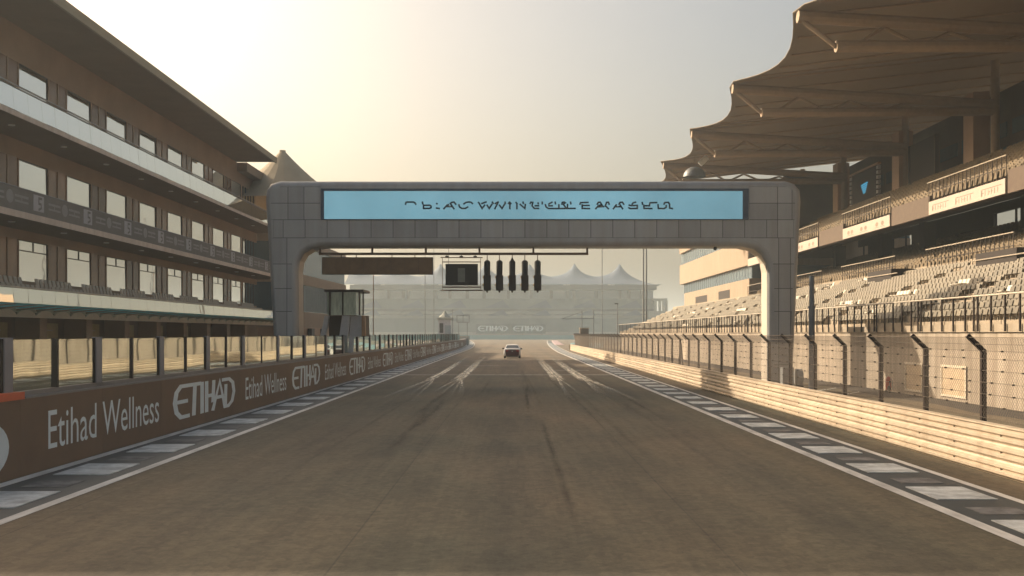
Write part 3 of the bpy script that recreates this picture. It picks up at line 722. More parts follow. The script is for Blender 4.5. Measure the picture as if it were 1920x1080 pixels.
# facade: solid between windows per storey
levels = [(5.70, 8.03, 4.05, 8.60), (9.95, 12.62, 8.92, 13.66), (15.0, 18.05, 13.92, 20.1)]
m_ = MB(); m_.box(-50, -29.2, Y0, Y1, 0, 20.1); obj('core', m_, M_interior, pbld)
for li, (wb, wt, fl, cl) in enumerate(levels):
    m_ = MB(); ys_ = [Y0] + [v for b_ in bays for v in (b_ - .25, b_ + 3.55)] + [Y1]
    m_.box(-29.1, WX, Y0, Y1, wt, cl - .002); m_.box(-29.1, WX, Y0, Y1, fl + .002, wb)
    obj('wall', m_, M_brown_wall, pbld)
    for i in range(0, len(ys_), 2):
        if ys_[i + 1] - ys_[i] < .05: continue
        if i == len(ys_) - 2:      # last bay: glazed
            m_ = MB(); m_.box(-28.3, WX + .03, ys_[i] + .0, ys_[i] + .6, wb + .001, wt - .001); obj('pier', m_, M_brown_pier, pbld)
            m_ = MB(); m_.box(-28.3, WX - .1, ys_[i] + .62, Y1, wb + .001, wt - .001); o = obj('window', m_, M_winglass, pbld)
            mm = MB()
            for q in range(5): mm.box(WX - .098, WX - .03, ys_[i] + 1.2 + q * 1.15, ys_[i] + 1.26 + q * 1.15, wb + .001, wt - .001)
            obj('frame', mm, M_mullion, o)
            continue
        m_ = MB(); m_.box(-28.9, WX + .02, ys_[i] + .0, ys_[i + 1], wb + .001, wt - .001); o_ = obj('tinted_panel', m_, M_tint, pbld)
        wdt = ys_[i + 1] - ys_[i]
        for q_ in (0.0, .5, 1.0):
            m_ = MB(); yq = ys_[i] + .05 + (wdt - .1) * q_; m_.box(WX + .021, WX + .07, yq - .05, yq + .05, wb + .002, wt - .002); obj('mullion', m_, M_brown_wall, pbld)
    key = ('p', li)
    pane = MB().box(-.02, 0, 0, 3.76, 0, wt - wb - .01).mesh('window', M_winglass)
    fr = MB(); H = wt - wb - .01
    fr.box(0.001, .03, 0, .035, 0, H); fr.box(0.001, .03, 3.725, 3.76, 0, H); fr.box(.001, .03, .036, 3.724, H - .04, H)
    if li == 0:
        fr.box(.001, .045, .036, 3.724, H - .62, H - .57); fr.box(.001, .04, 1.86, 1.91, H - .569, H - .051)
    frm = fr.mesh('frame', M_mullion)
    for b_ in bays:
        o = link('window', pane, (WX + .012, b_ - .23, wb + .005), pbld)
        o.rotation_euler = (0, -.008 + rnd.uniform(-.004, .004), rnd.uniform(-.003, .003))
        link('frame', frm, (WX + .014, b_ - .23, wb + .005), o)
# slabs
for zb, zt, x in ((8.59, 8.92, -25.0), (13.66, 13.92, -25.0)):
    m_ = MB(); m_.box(-29.15, x - .06, Y0, Y1 + .2, zb + .02, zt - .02); obj('floor_slab', m_, M_soffit, pbld)
    m_ = MB(); m_.box(x - .058, x, Y0, Y1 + .2, zb, zt); obj('slab_edge', m_, M_cream, pbld)
m_ = MB(); m_.box(-29.15, -25.06, Y0, Y1 + .2, 3.75, 4.05); obj('floor_slab', m_, M_soffit, pbld)
# soffit downlights
dl = MB(); dl.tube((0, 0, 0), (0, 0, .05), .18, 12); dlm = dl.mesh('downlight', M_lampwhite)
for z_ in (8.545, 13.62):
    for b_ in bays: link('downlight', dlm, (-26.3, b_ + 1.9, z_), pbld)
# banner parapet (middle level)
m_ = MB(); m_.box(-25.05, -25.01, Y0, Y1, 8.93, 10.08); obj('parapet', m_, M_mesh_banner, pbld)
m_ = MB(); m_.tube((-25.03, Y0, 10.11), (-25.03, Y1, 10.11), .03, 6); obj('handrail', m_, M_rail, pbld)
bl = []
def bprint(yc):
    a = MB(); a.box(-.001, .004, -.62, .62, .28, 1.02); o = link('banner_square', BSQ, (-25.006, yc, 8.93), pbld)
    link('banner_mark', BMK, (-25.001, yc, 8.93), pbld); link('banner_bars', BBR, (-25.006, yc - 1.95, 8.93), pbld); link('banner_bars', BBR, (-25.006, yc + 1.95, 8.93), pbld); link('banner_emblem', BEM, (-25.006, yc + 3.3, 8.93), pbld)
BSQ = MB().box(-.002, .003, -.62, .62, .20, 1.04).mesh('banner_square', M_banner_pale)
q = MB(); ribbon(q, [(.35, .90), (.0, .90), (.0, .62), (.28, .60), (.32, .42), (.0, .30)], .13, lambda u, v: (.002, u, v)); BMK = q.mesh('banner_mark', M_mesh_banner, fix=False)
q = MB()
for yy in (-1.95, 1.95):
    pass
q.box(-.002, .003, -.75, .75, .42, .52); q.box(-.002, .003, -.75, .75, .68, .80); q.box(-.002, .003, -.04, .04, .521, .679)
BBR = q.mesh('banner_bars', M_banner_bar)
q = MB(); q.poly([(.003, .38 * math.cos(i * math.pi / 8), .62 + .34 * math.sin(i * math.pi / 8)) for i in range(16)]); BEM = q.mesh('banner_emblem', M_banner_bar, fix=False)
for b_ in bays: bprint(b_ + 2.2 - 6.54 + 0.0)
bprint(bays[-1] + 2.2)
# glass balustrades: top level and first level, each pane a part
for zb, zt, nm in ((13.95, 15.18, 'balustrade_pane'), (4.14, 5.02, 'balustrade_pane')):
    pm = MB().box(-.012, .012, 0, 1.60, 0, zt - zb).mesh(nm, M_balglass)
    y = Y0
    while y < Y1 - 1.6:
        o = link(nm, pm, (-25.02, y, zb), pbld); o.rotation_euler = (0, -.09 + rnd.uniform(-.004, .004), rnd.uniform(-.004, .004)); y += 1.635
    m_ = MB(); m_.box(-25.07, -24.97, Y0, Y1, zt + .005, zt + .06); obj('handrail', m_, M_handrail if zb < 5 else M_rail, pbld)
m_ = MB(); m_.box(-25.09, -24.98, Y0, Y1, 3.76, 4.13); obj('slab_edge', m_, M_cream, pbld)
# balcony seats on the first level, in groups per bay, on a riser
m_ = MB(); m_.box(-27.9, -26.2, Y0, Y1, 4.052, 4.75); obj('riser', m_, M_brown_wall, pbld)
sb = MB(); sb.prism([(0, .0), (-.14, .62), (-.19, .62), (-.06, 0)], 'y', -.185, .185); sb.prism([(0, .0), (.42, .05), (.42, .10), (0, .06)], 'y', -.22, .22)
sm = sb.mesh('seat', mat('balcony_seat', (0.36, 0.31, 0.24), .5, var=.1))
for b_ in bays:
    for row, (xx, zz) in enumerate(((-26.7, 5.15), (-25.8, 4.70))):
        for k in range(9): link('seat', sm, (xx, b_ - .5 + k * .56 + row * .1, zz), pbld)
m_ = MB()
for b_ in bays:
    m_.box(-26.9, -26.6, b_ - .7, b_ + 4.3, 4.752, 5.14); 
obj('seat_plinth', m_, M_brown_wall, pbld)
# awning with teal glass and scalloped fascia
m_ = MB(); m_.quad((-24.97, Y0, 3.96), (-22.9, Y0, 4.12), (-22.9, Y1, 4.12), (-24.97, Y1, 3.96)); 
m_.quad((-22.9, Y0, 4.09), (-22.9, Y1, 4.09), (-22.9, Y1, 4.12), (-22.9, Y0, 4.12)); obj('awning', m_, M_awning, pbld)
rib = MB().prism([(-1.98, .335), (.0, .487), (.0, .455), (-1.98, .235)], 'y', -.03, .03).mesh('awning_rib', M_brown_pier)
sc_ = [(0, 0), (2.17, 0)]; k = 12
M_scal = mat('pink_scallop', (0.85, 0.66, 0.54), 0.8, var=.04)
arc = [(0, 0)] + [(2.17, 0)] + [(2.17 - 2.17 * i / k, .10 + .31 * math.sin(math.pi * i / k) ** .7) for i in range(k + 1)]
scal = MB().prism(arc, 'x', -.04, .04).mesh('scallop', M_scal)
y = Y0
while y < Y1 - 2.1:
    link('scallop', scal, (-24.92, y, 3.51), pbld); link('awning_rib', rib, (-22.92, y, 3.60), pbld); y += 2.18
# ground floor: piers, garage doors with pale lines
m_ = MB(); m_.box(-29.2, -27.9, Y0, Y1, 0, 3.74); obj('ground_wall', m_, M_brown_wall, pbld)
pier = MB().box(-.7, .7, -.45, .45, 0, 3.74).mesh('garage_pier', M_brown_pier)
door = MB().box(-.05, .05, 0, 3.7, 0, 3.3).mesh('garage_door', M_garage)
lines = MB()
for z_ in (2.35, 2.85, 1.2): lines.box(.052, .07, .6, 2.9, z_, z_ + .05)
lm = lines.mesh('pale_line', M_handrail)
for b_ in bays:
    link('garage_pier', pier, (-27.1, b_ - .6, 0), pbld)
    d_ = link('garage_door', door, (-27.84, b_ + .9, 0), pbld); link('pale_line', lm, (-27.84, b_ + .9, 0), d_)
# roof eave, with underside
m_ = MB(); m_.box(-50, -24.05, Y0, 108.5, 20.12, 20.45); obj('roof', m_, M_soffit, pbld)
m_ = MB(); m_.box(-24.04, -23.9, Y0, 108.5, 20.0, 20.55); obj('eave', m_, M_mem2, pbld)
m_ = MB(); m_.box(-50, -27.0, 108.6, Y1, 19.2, 20.1); obj('roof', m_, M_soffit, pbld)
# tents on the roof
def cone_tent(r0, H, n=24, rings=9, pw_=1.7):
    mb = MB(); pr_ = []
    for i in range(rings + 1):
        t = i / rings; pr_.append((.35 + (r0 - .35) * t, H * (1 - t) ** pw_))
    mb.lathe([(0.05, H + .25), (.35, H + .2)] + pr_, (0, 0, 0), n); return mb
tm = cone_tent(9.0, 6.0, pw_=1.55).mesh('roof_tent', M_mem2, fix=True)
tl = ['roof tent nearest the gantry, its peak above the end of pit building', 'second roof tent of pit building counted back from the gantry', 'third roof tent of pit building counted back from the gantry']
for i, yy in enumerate((119.0, 96.0, 73.0)):
    o = link('roof_tent', tm, (-25.6 if i == 0 else -33.5, yy, 16.9 if i == 0 else 20.46)); tag(o, tl[i], 'tent roof', 'membrane tents on the pit building roof')

# race control block beyond the gantry leg
rc = thing('race_control_block', 'cream block with blue grey glass bands seen beyond left gantry leg', 'building', (-33, 148, 0))
for z0_, z1_, m in ((0, 3.4, M_brown_pier), (3.4, 5.3, M_tower), (5.3, 8.6, M_towerglass), (8.6, 9.8, M_tower), (9.8, 13.3, M_towerglass), (13.3, 14.2, M_tower)):
    off = 0 if m is M_towerglass else .25
    mm = MB(); pts_ = [(-45, 122), (-25.6 + off, 122), (-25.2 + off, 140), (-24.7 + off, 157), (-25.6 + off, 163), (-29, 166), (-45, 166)]
    mm.prism(pts_, 'z', z0_ + .001, z1_ - .001); obj('glass_band' if off == 0 else 'wall_band', mm, m, rc)
mlm = MB().box(0, .08, 0, .06, 0, 3.1).mesh('mullion', M_mullion)
for k in range(26): link('mullion', mlm, (-25.5 + k * .028, 123 + k * 1.3, 5.4), rc)
for yy, z_ in ((131, 0), (139, 0), (147, 0), (155, 0)):
    m_ = MB(); m_.box(-25.1, -24.9 + .3, yy, yy + 2.0, .0, 3.3); obj('door', m_, M_mullion, rc)

# ------------------------------------------------------------------ right side: armco, debris fence
ar = thing('armco_barrier', 'cream ribbed steel crash barrier lit by low sun along right track edge', 'crash barrier', (9.2, 90, 0))
prof = [(0, 0), (-.02, .03), (-.085, .065), (-.085, .115), (-.015, .155), (-.085, .195), (-.085, .245), (-.02, .28), (0, .31)]
def beam_mesh(L_):
    mb = MB(); n = len(prof); dy = L_ / 2
    for y_ in (-dy, dy): mb.v += [(x, y_, z) for x, z in prof]
    for y_ in (-dy, dy): mb.v += [(x + .012, y_, z) for x, z in prof]
    for i in range(n - 1):
        mb.f.append((i, i + 1, n + i + 1, n + i)); mb.m.append(0)
        mb.f.append((2 * n + i, 3 * n + i, 3 * n + i + 1, 2 * n + i + 1)); mb.m.append(0)
    for a_ in (n - 1,): mb.f.append((a_, n + a_, 3 * n + a_, 2 * n + a_)); mb.m.append(0)
    mb.f.append((0, 2 * n, 3 * n, n)); mb.m.append(0)
    return mb.mesh('beam', M_armco, fix=False)
bmh = beam_mesh(3.985)
bolt = MB(); bolt.tube((-.012, 0, .155), (-.05, 0, .155), .022, 6)
btm = bolt.mesh('bolt', M_bolt)
y = 6.0; posts_y = []
while y < 168:
    for k in range(3):
        xx = 9.20 + (.0 if y < 150 else eR(y) * .2)
        o = link('beam', bmh, (xx, y + 2, .0 + k * .312), ar)
        if y < 60:
            for yb in (.1, 1.98): link('bolt', btm, (xx, y + yb, .0 + k * .312), o)
    posts_y += [y, y + 2]; y += 4
apm = MB().box(.015, .16, -.05, .05, 0, .92).mesh('post', M_fencepost)
for y in posts_y: link('post', apm, (9.2, y + .1, 0), ar)
m_ = MB(); m_.box(9.14, 9.34, 6, 168, .937, .965); obj('top_cap', m_, M_armco, ar)
m_ = MB(); m_.prism([(9.0, 168.02), (9.4, 168.02), (10.6, 172), (10.3, 172.3)], 'z', 0, .94); obj('end_wing', m_, M_armco, ar)

df = thing('debris_fence', 'tall chain mesh safety fence on dark cranked steel posts behind crash barrier', 'fence', (9.7, 90, 0))
q = MB()
def ibeam_seg(mb, a, b, wx=.10, wy=.10):
    # H section approximated by flanges and web along a->b in the x-z plane
    ax, az = a; bx, bz = b; d = Vector((bx - ax, bz - az)).normalized(); n_ = Vector((-d.y, d.x))
    for off, th, wd in ((-wx / 2, .012, wy), (wx / 2 - .012, .012, wy)):
        o0 = n_ * off; o1 = n_ * (off + th)
        mb.prism([(ax + o0.x, az + o0.y), (bx + o0.x, bz + o0.y), (bx + o1.x, bz + o1.y), (ax + o1.x, az + o1.y)], 'y', -wd / 2, wd / 2)
    o0 = n_ * (-wx / 2 + .0125); o1 = n_ * (wx / 2 - .0125)
    mb.prism([(ax + o0.x, az + o0.y), (bx + o0.x, bz + o0.y), (bx + o1.x, bz + o1.y), (ax + o1.x, az + o1.y)], 'y', -.02, .02)
ibeam_seg(q, (0, 0), (0, 2.36)); ibeam_seg(q, (.01, 2.33), (-.33, 2.66), .085)
pm_ = q.mesh('post', M_fencepost)
y = 22.0 - 3.05 * 4
fy = []
while y < 165:
    link('post', pm_, (9.72, y, 0), df); fy.append(y); y += 3.05
for z_ in (.98, 1.22, 1.46, 1.70, 1.94, 2.18, 2.34):
    m_ = MB(); m_.tube((9.66, 10, z_), (9.66, 165, z_), .007, 4); obj('cable', m_, M_wire, df)
for xx, z_ in ((9.53, 2.48), (9.40, 2.62)):
    m_ = MB(); m_.tube((xx, 10, z_), (xx, 165, z_), .007, 4); obj('cable', m_, M_wire, df)
m_ = MB()
for z_ in (1.22, 1.46, 1.70, 1.94, 2.18, 2.34):
    yy = 12 + rnd.random()
    while yy < 80: m_.box(9.64, 9.68, yy, yy + .05, z_ - .015, z_ + .015); yy += .85 + rnd.random() * .2
o = obj('cable_clamps', m_, M_fencepost, df, fix=False); o['kind'] = 'stuff'
def wires(y0, y1, sp, r):
    mb = MB(); z0, z1 = .93, 2.34; H = z1 - z0; y = y0 - H
    while y < y1:
        for s_ in (1, -1):
            a = (9.685, y, z0 if s_ > 0 else z1); b = (9.685, y + H, z1 if s_ > 0 else z0)
            if a[1] > y0 - .01 and b[1] < y1: mb.tube(a, b, r, 3, cap=False)
            a = (9.685 if s_ > 0 else 9.42, y, 2.34 if s_ > 0 else 2.62); b = (9.42 if s_ > 0 else 9.685, y + .38, 2.62 if s_ > 0 else 2.34)
            if a[1] > y0 - .01 and b[1] < y1: mb.tube(a, b, r, 3, cap=False)
        y += sp
    return mb
o = obj('wire_mesh', wires(10, 60, .10, .0032), M_wire, df, fix=False); o['kind'] = 'stuff'
o = obj('wire_mesh', wires(60, 165, .22, .006), M_wire, df, fix=False); o['kind'] = 'stuff'
m_ = MB(); m_.prism([(9.9, 0), (10.0, 0), (10.0, 2.0)], 'y', 61.0, 61.06)
bcl = MB(); bcl.tube((9.75, 61.6, 2.1), (9.75, 60.4, 0), .05, 6); bcl.tube((9.75, 61.6, 2.1), (9.75, 62.8, 0), .05, 6); obj('brace', bcl, M_fencepost, df)

# big pole and cabinets behind fence
bp = thing('camera_pole', 'thick blue grey steel pole standing behind mesh fence right of gantry', 'pole', (14.05, 50, 0))
m_ = MB(); m_.tube((14.05, 50, 0), (14.05, 50, 3.9), .14, 12); m_.tube((14.05, 50, 3.9), (14.05, 50, 5.4), .12, 12, .11); obj('shaft', m_, M_bigpole, bp, smooth=False)
m_ = MB(); m_.tube((14.05, 50, 3.86), (14.05, 50, 3.98), .17, 12); obj('collar', m_, M_bigpole, bp)
m_ = MB(); m_.box(13.8, 14.3, 49.75, 50.25, 0, .04); obj('base_plate', m_, M_bigpole, bp)
cb = thing('electric_cabinet', 'pale grey electrical cabinet at foot of right gantry leg', 'cabinet', (13.9, 53.4, 0))
m_ = MB(); m_.box(13.5, 14.05, 53.2, 53.7, .12, 1.0); obj('body', m_, M_cab, cb); m_ = MB(); m_.box(13.53, 14.02, 53.17, 53.195, .16, .96); obj('door', m_, M_cab, cb); m_ = MB(); m_.box(13.56, 13.99, 53.24, 53.6, 0, .118); obj('plinth', m_, M_dark, cb)
cb = thing('equipment_drum', 'round grey drum beside electrical cabinet at foot of right gantry leg', 'drum', (14.4, 53.5, 0))
m_ = MB(); m_.tube((14.22, 53.5, .5), (14.52, 53.5, .5), .42, 16); obj('drum', m_, M_cab, cb); m_ = MB(); m_.box(14.2, 14.54, 53.2, 53.8, 0, .1); obj('cradle', m_, M_dark, cb)
ex = thing('extinguisher_cart', 'small red wheeled extinguisher cart against concrete stand wall', 'fire extinguisher', (17.2, 48.4, 0))
m_ = MB(); m_.tube((17.15, 48.6, .08), (17.15, 48.6, .62), .13, 10); m_.lathe([(.13, .62), (.08, .70), (0.02, .74)], (17.15, 48.6, 0), 10); obj('cylinder', m_, M_red, ex)
m_ = MB(); m_.tube((17.0, 48.2, .16), (17.06, 48.2, .16), .16, 14); obj('wheel', m_, M_black, ex)
m_ = MB()
for i in range(10):
    t0, t1 = math.pi * i / 10, math.pi * (i + 1) / 10
    m_.tube((17.1, 48.1 - .0 + .22 * math.cos(t0), .15 + .5 * math.sin(t0)), (17.1, 48.1 + .22 * math.cos(t1), .15 + .5 * math.sin(t1)), .018, 6)
obj('handle', m_, M_rail, ex)

# ------------------------------------------------------------------ right grandstand
st_ = thing('grandstand', 'tall right grandstand with grey seats, ochre seats above and brown boxes', 'grandstand', (26, 90, 0))
SY0, SY1 = 22.0, 176.0
pn = MB().box(0, .3, .01, 8.89, 0, 2.74).mesh('wall_panel', M_conc)
y = 40.1 - 8.9 * 2
while y < SY1 - 5: link('wall_panel', pn, (17.6, y, 0), st_); y += 8.9
SY1 = y
m_ = MB(); m_.box(17.52, 18.2, SY0, SY1, 2.745, 3.03); obj('coping', m_, M_conc2, st_)
bal = MB().box(-.03, .03, -.028, .028, 0, 1.30).mesh('baluster', M_fencepost)
shoe = MB().box(-.05, .0, -.06, .06, 0, .22).mesh('baluster_shoe', M_post_grey)
y = 30.0; k = 0
while y < SY1:
    link('baluster', bal, (17.46, y, 2.77), st_)
    if k % 5 == 4: link('baluster', bal, (17.46, y + .34, 2.77), st_)
    y += 1.11; k += 1
m_ = MB(); m_.tube((17.46, 24, 4.1), (17.46, SY1, 4.1), .035, 8); obj('handrail', m_, M_handrail, st_)
# hatches in the wall
for y0_, y1_ in ((45.7, 47.6), (41.3, 43.6)):
    h = MB(); h.box(17.57, 17.598, y0_, y1_, .2, 1.38); o = obj('hatch', h, M_hatch, st_)
    h = MB(); z0_, z1_ = .2, 1.38
    h.box(17.54, 17.568, y0_ - .06, y0_ + .04, z0_ - .05, z1_ + .05); h.box(17.54, 17.568, y1_ - .04, y1_ + .06, z0_ - .05, z1_ + .05)
    h.box(17.541, 17.567, y0_ + .041, y1_ - .041, z1_ - .05, z1_ + .05); h.box(17.541, 17.567, y0_ + .041, y1_ - .041, z0_ - .05, z0_ + .04); obj('frame', h, M_hatchframe, o)
# lower terrace
NR = 10; RX0, RX1, RZ0, RZ1 = 18.25, 25.7, 3.0, 6.35
for r in range(NR):
    xa = RX0 + (RX1 - RX0) * r / NR; xb = RX0 + (RX1 - RX0) * (r + 1) / NR; zt = RZ0 + (RZ1 - RZ0) * (r + .6) / NR
    m_ = MB(); m_.box(xa + .001, xb if r < NR - 1 else 26.2, SY0, SY1, zt - .8, zt); obj('terrace_step', m_, M_conc2, st_)
# seats
def seat_mb(mb, x, y, z, up, m=0, w_=.21, h=.30, z1=.22):
    """stadium seat: curved back shell, pan folded up or down, pedestal"""
    mb.prism([(x + .10, z + z1), (x + .20, z + z1 + h), (x + .24, z + z1 + h), (x + .15, z + z1 - .02)], 'y', y - w_, y + w_, m)
    if up: mb.prism([(x + .02, z + z1 + .02), (x + .08, z + z1 + h * .8), (x + .11, z + z1 + h * .78), (x + .06, z + z1)], 'y', y - w_ + .02, y + w_ - .02, m)
    else: mb.prism([(x - .26, z + z1 + .04), (x + .10, z + z1), (x + .10, z + z1 + .05), (x - .26, z + z1 + .08)], 'y', y - w_ + .01, y + w_ - .01, m)
    mb.prism([(x + .06, z), (x + .12, z), (x + .14, z + z1), (x + .10, z + z1)], 'y', y - .03, y + .03, m)
s1 = MB(); seat_mb(s1, 0, 0, 0, True); seat_up = s1.mesh('seat', M_seat)
s2 = MB(); seat_mb(s2, 0, 0, 0, False); seat_sunlit = s2.mesh('seat', M_seat_lit)
rest = MB(); allseats = []
rr_ = random.Random(3)
for r in range(NR):
    x = RX0 + (RX1 - RX0) * (r + .45) / NR; z = RZ0 + (RZ1 - RZ0) * (r + .6) / NR
    y = 37.5; off = rr_.random()
    while y < 165:
        ph = (y + r * .55) % 12.5
        if ph < 1.5: y += .5; continue
        if rr_.random() < .004: y += rr_.choice((1.5, 2.5, 4)); continue
        n_ = math.sin(y * .23 + r * 1.7) * math.sin(y * .071 + r * .9) + rr_.random() * .35
        pale = n_ > 1.02 or (rr_.random() < .008)
        allseats.append((y, x, z, pale)); y += .5
allseats.sort()
for i, (y, x, z, pale) in enumerate(allseats):
    if i < 290: link('seat', seat_sunlit if pale else seat_up, (x, y, z), st_)
    else: seat_mb(rest, x, y, z, not pale, 1 if pale else 0)
o = obj('seating', rest, [M_seat, M_seat_lit], st_, fix=False); o['kind'] = 'stuff'

# middle and upper tiers, sections with period 17.25
secs = [(38.95, 49.4), (56.2, 66.6), (73.4, 83.9), (90.7, 101.1), (107.9, 117.6)]
TY0, TY1 = 30.0, 117.6
m_ = MB(); m_.box(26.21, 26.5, TY0, SY1, 0, 6.95); obj('middle_parapet', m_, M_conc2, st_)
ochre = MB(); cnt_o = []
def tier(x0, z0, rows, dx, dz, name, ybeg=TY0, yend=TY1):
    for r in range(rows):
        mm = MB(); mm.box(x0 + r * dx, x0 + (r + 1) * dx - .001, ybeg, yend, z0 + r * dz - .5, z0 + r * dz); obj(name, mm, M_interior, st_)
        y = ybeg + .5
        while y < yend - .5:
            ph = (y - 3.1) % 17.25
            if not (ph < 1.2):
                cnt_o.append((y, x0 + r * dx + .35, z0 + r * dz))
            y += .66
tier(26.51, 6.6, 12, .95, .33, 'middle_step')
tier(26.3, 10.9, 9, .85, .46, 'upper_step')
seat_och = None
s3 = MB(); seat_mb(s3, 0, 0, 0, True, w_=.235, h=.52, z1=.30); seat_och = s3.mesh('upper_seat', M_seat_y)
cnt_o = [c for c in cnt_o if c[0] > 52]
cnt_o.sort(key=lambda c: (c[0] + (0 if c[1] < 29 else 400)))
for i, (y, x, z) in enumerate(cnt_o):
    if i < 280: link('upper_seat', seat_och, (x, y, z), st_)
    else: seat_mb(ochre, x, y, z, True, w_=.235, h=.52, z1=.30)
o = obj('upper_seating', ochre, M_seat_y, st_, fix=False); o['kind'] = 'stuff'
def railing(x, z0, z1, y0, y1, sp=.55):
    mm = MB(); mm.tube((x, y0, z1), (x, y1, z1), .035, 6); obj('handrail', mm, M_handrail, st_)
    mm = MB(); y = y0
    while y <= y1: mm.box(x - .018, x + .018, y - .018, y + .018, z0, z1 - .03); y += sp
    mm.box(x - .016, x + .016, y0, y1, z0 + (z1 - z0) * .5 - .02, z0 + (z1 - z0) * .5 + .02)
    obj('railing_bars', mm, M_fencepost, st_)
for i, (a, b) in enumerate(secs):
    railing(26.15, 6.6, 7.98, a - .6, b + .8)
    railing(26.05, 10.86, 12.1, a, b + .3)
    # upper box front: board section
    m_ = MB(); m_.box(26.06, 26.3, a, b, 10.05, 10.9); obj('tier_front', m_, M_brownpanel, st_)
    if i < len(secs) - 1:
        c = secs[i + 1][0]
        m_ = MB(); m_.box(26.10, 26.29, b + .01, c - .01, 10.07, 11.3); obj('recessed_front', m_, mat('recessed_brown', (0.12, 0.085, 0.06), .8) if 'recessed_brown' not in MATS else MATS['recessed_brown'], st_)
# dark vomitory boxes on the lower tier
for yy in (96.0, 69.2, 52.0):
    vb = MB(); vb.box(24.6, 26.2, yy, yy + 4.6, 5.4, 6.9); obj('vomitory', vb, M_interior, st_)
    vb = MB(); vb.tube((24.55, yy - 1.2, 6.55), (24.55, yy + 4.8, 6.55), .035, 6); obj('handrail', vb, M_handrail, st_)
# soffit of upper tier, slanted
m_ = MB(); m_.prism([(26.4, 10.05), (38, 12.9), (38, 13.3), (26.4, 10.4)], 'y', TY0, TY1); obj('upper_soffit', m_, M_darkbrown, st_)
# back wall with openings to the sky
X_b = 38.05
openings = [(79.0, 84.3), (101.6, 107.0), (114, 117.3)]
segs = []; cur = TY0
for a, b in openings: segs.append((cur, a)); cur = b
segs.append((cur, TY1))
for a, b in segs:
    if b - a < .3: continue
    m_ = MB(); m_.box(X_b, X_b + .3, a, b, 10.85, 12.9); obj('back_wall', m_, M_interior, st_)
for a, b in openings:
    m_ = MB(); m_.box(X_b, X_b + .3, a, b, 12.15, 12.9); m_.box(X_b + .05, X_b + .2, a + 1.7, a + 1.8, 10.3, 12.149); obj('opening_frame', m_, M_interior, st_)
for yy in (52, 69.5, 87, 97, 110.5):
    m_ = MB(); m_.box(33.6, 34.6, yy, yy + 1.0, 8.5, 11.8); obj('column', m_, M_interior, st_)
# upper interior: back boxes, screens, columns
m_ = MB(); m_.box(36, 36.4, TY0, TY1, 14.6, 20.5); obj('upper_back_wall', m_, M_darkbrown, st_)
m_ = MB(); m_.box(30, 36.4, 117.7, 118.0, 11, 20.4); obj('end_wall', m_, M_darkbrown, st_)
gw = MB().box(-.03, .03, 0, 3.4, 0, 1.1).mesh('box_window', M_towerglass)
for k in range(14):
    for z_ in (15.2, 17.0): link('box_window', gw, (35.95, 56 + k * 4.3, z_), st_)
for yy in (60.5, 77.7, 92.6, 110.0):
    m_ = MB(); m_.box(33.6, 34.8, yy, yy + 1.7, 14.0, 20.3); obj('column', m_, M_brown_pier, st_)
m_ = MB(); m_.prism([(16.9, 20.3), (36, 19.4), (36, 20.0), (34, 20.9)], 'y', TY0, TY0 + .3) 
sg = thing('stand_screen', 'dark upright screen with a small blue emblem between pale dotted edges', 'screen', (33.9, 102, 14.2))
m_ = MB(); m_.box(33.8, 34.0, 98.9, 106.0, 14.2, 18.3); obj('panel', m_, M_interior, sg)
m_ = MB()
for k in range(9):
    for yy in (98.3, 106.1): m_.box(33.74, 33.79 + .2, yy, yy + .5, 14.3 + k * .45, 14.6 + k * .45)
obj('dotted_edge', m_, M_banner_pale, sg)
m_ = MB(); m_.box(33.7, 34.0, 98.2, 106.7, 18.32, 18.5); obj('top_edge', m_, M_brown_pier, sg)
M_blue = emit('blue_emblem', (0.03, 0.30, 0.50), 0.8)
m_ = MB()
for k in range(5):
    zz = 16.9 - k * .2; w2 = 1.0 - k * .16
    m_.quad((33.79, 102.3 + w2, zz), (33.79, 102.3 - w2, zz + .1), (33.79, 102.3 - w2, zz + .22), (33.79, 102.3 + w2, zz + .12))
for k in range(9): m_.quad((33.79, 103.9 - k * .38, 15.3), (33.79, 103.65 - k * .38, 15.3), (33.79, 103.65 - k * .38, 15.42), (33.79, 103.9 - k * .38, 15.42))
obj('emblem', m_, M_blue, sg, fix=False)
sg2 = thing('stand_screen', 'blank dark screen panel nearer than the one with blue emblem', 'screen', (33.9, 88, 14.2))
m_ = MB(); m_.box(33.8, 34.0, 85.2, 90.6, 14.2, 18.6); obj('panel', m_, M_interior, sg2)
m_ = MB(); m_.box(33.7, 34.0, 85.0, 85.18, 14.2, 18.6); obj('edge', m_, M_darkbrown, sg2); m_ = MB(); m_.box(33.7, 34.0, 90.62, 90.8, 14.2, 18.6); obj('edge', m_, M_darkbrown, sg2)

# banner boards on the tier fronts
def strokes_board(yA, yB, kind):
    q = MB(); L_ = yB - yA; z0 = 10.12
    if kind == 'long':
        for c in (.17, .5, .83):
            yc = yB - c * L_
            q.box(26.028, 26.035, yc - 1.3, yc + 1.1, 10.60, 10.64)
            for k in range(6):
                q.box(26.0285, 26.0345, yc + 1.0 - k * .38, yc + 1.06 - k * .38, 10.26, 10.56)
                if k in (0, 2, 3): q.box(26.0286, 26.0344, yc + .80 - k * .38, yc + .98 - k * .38, 10.40, 10.43)
            q.box(26.0287, 26.0343, yc + 1.1, yc + 1.16, 10.24, 10.60)
    else:
        for c in (.14, .22, .43, .52, .75, .86):
            yc = yB - c * L_
            q.lathe([(0.0, 0), (.01, 0)], (26.03, yc, 10.45), 3) if False else None
            q.poly([(26.0345, yc + .32 * math.cos(t), 10.46 + .16 * math.sin(t)) for t in [i * math.pi / 5 for i in range(10)]])
            q.box(26.028, 26.034, yc - .4, yc + .4, 10.22, 10.26)
    return q
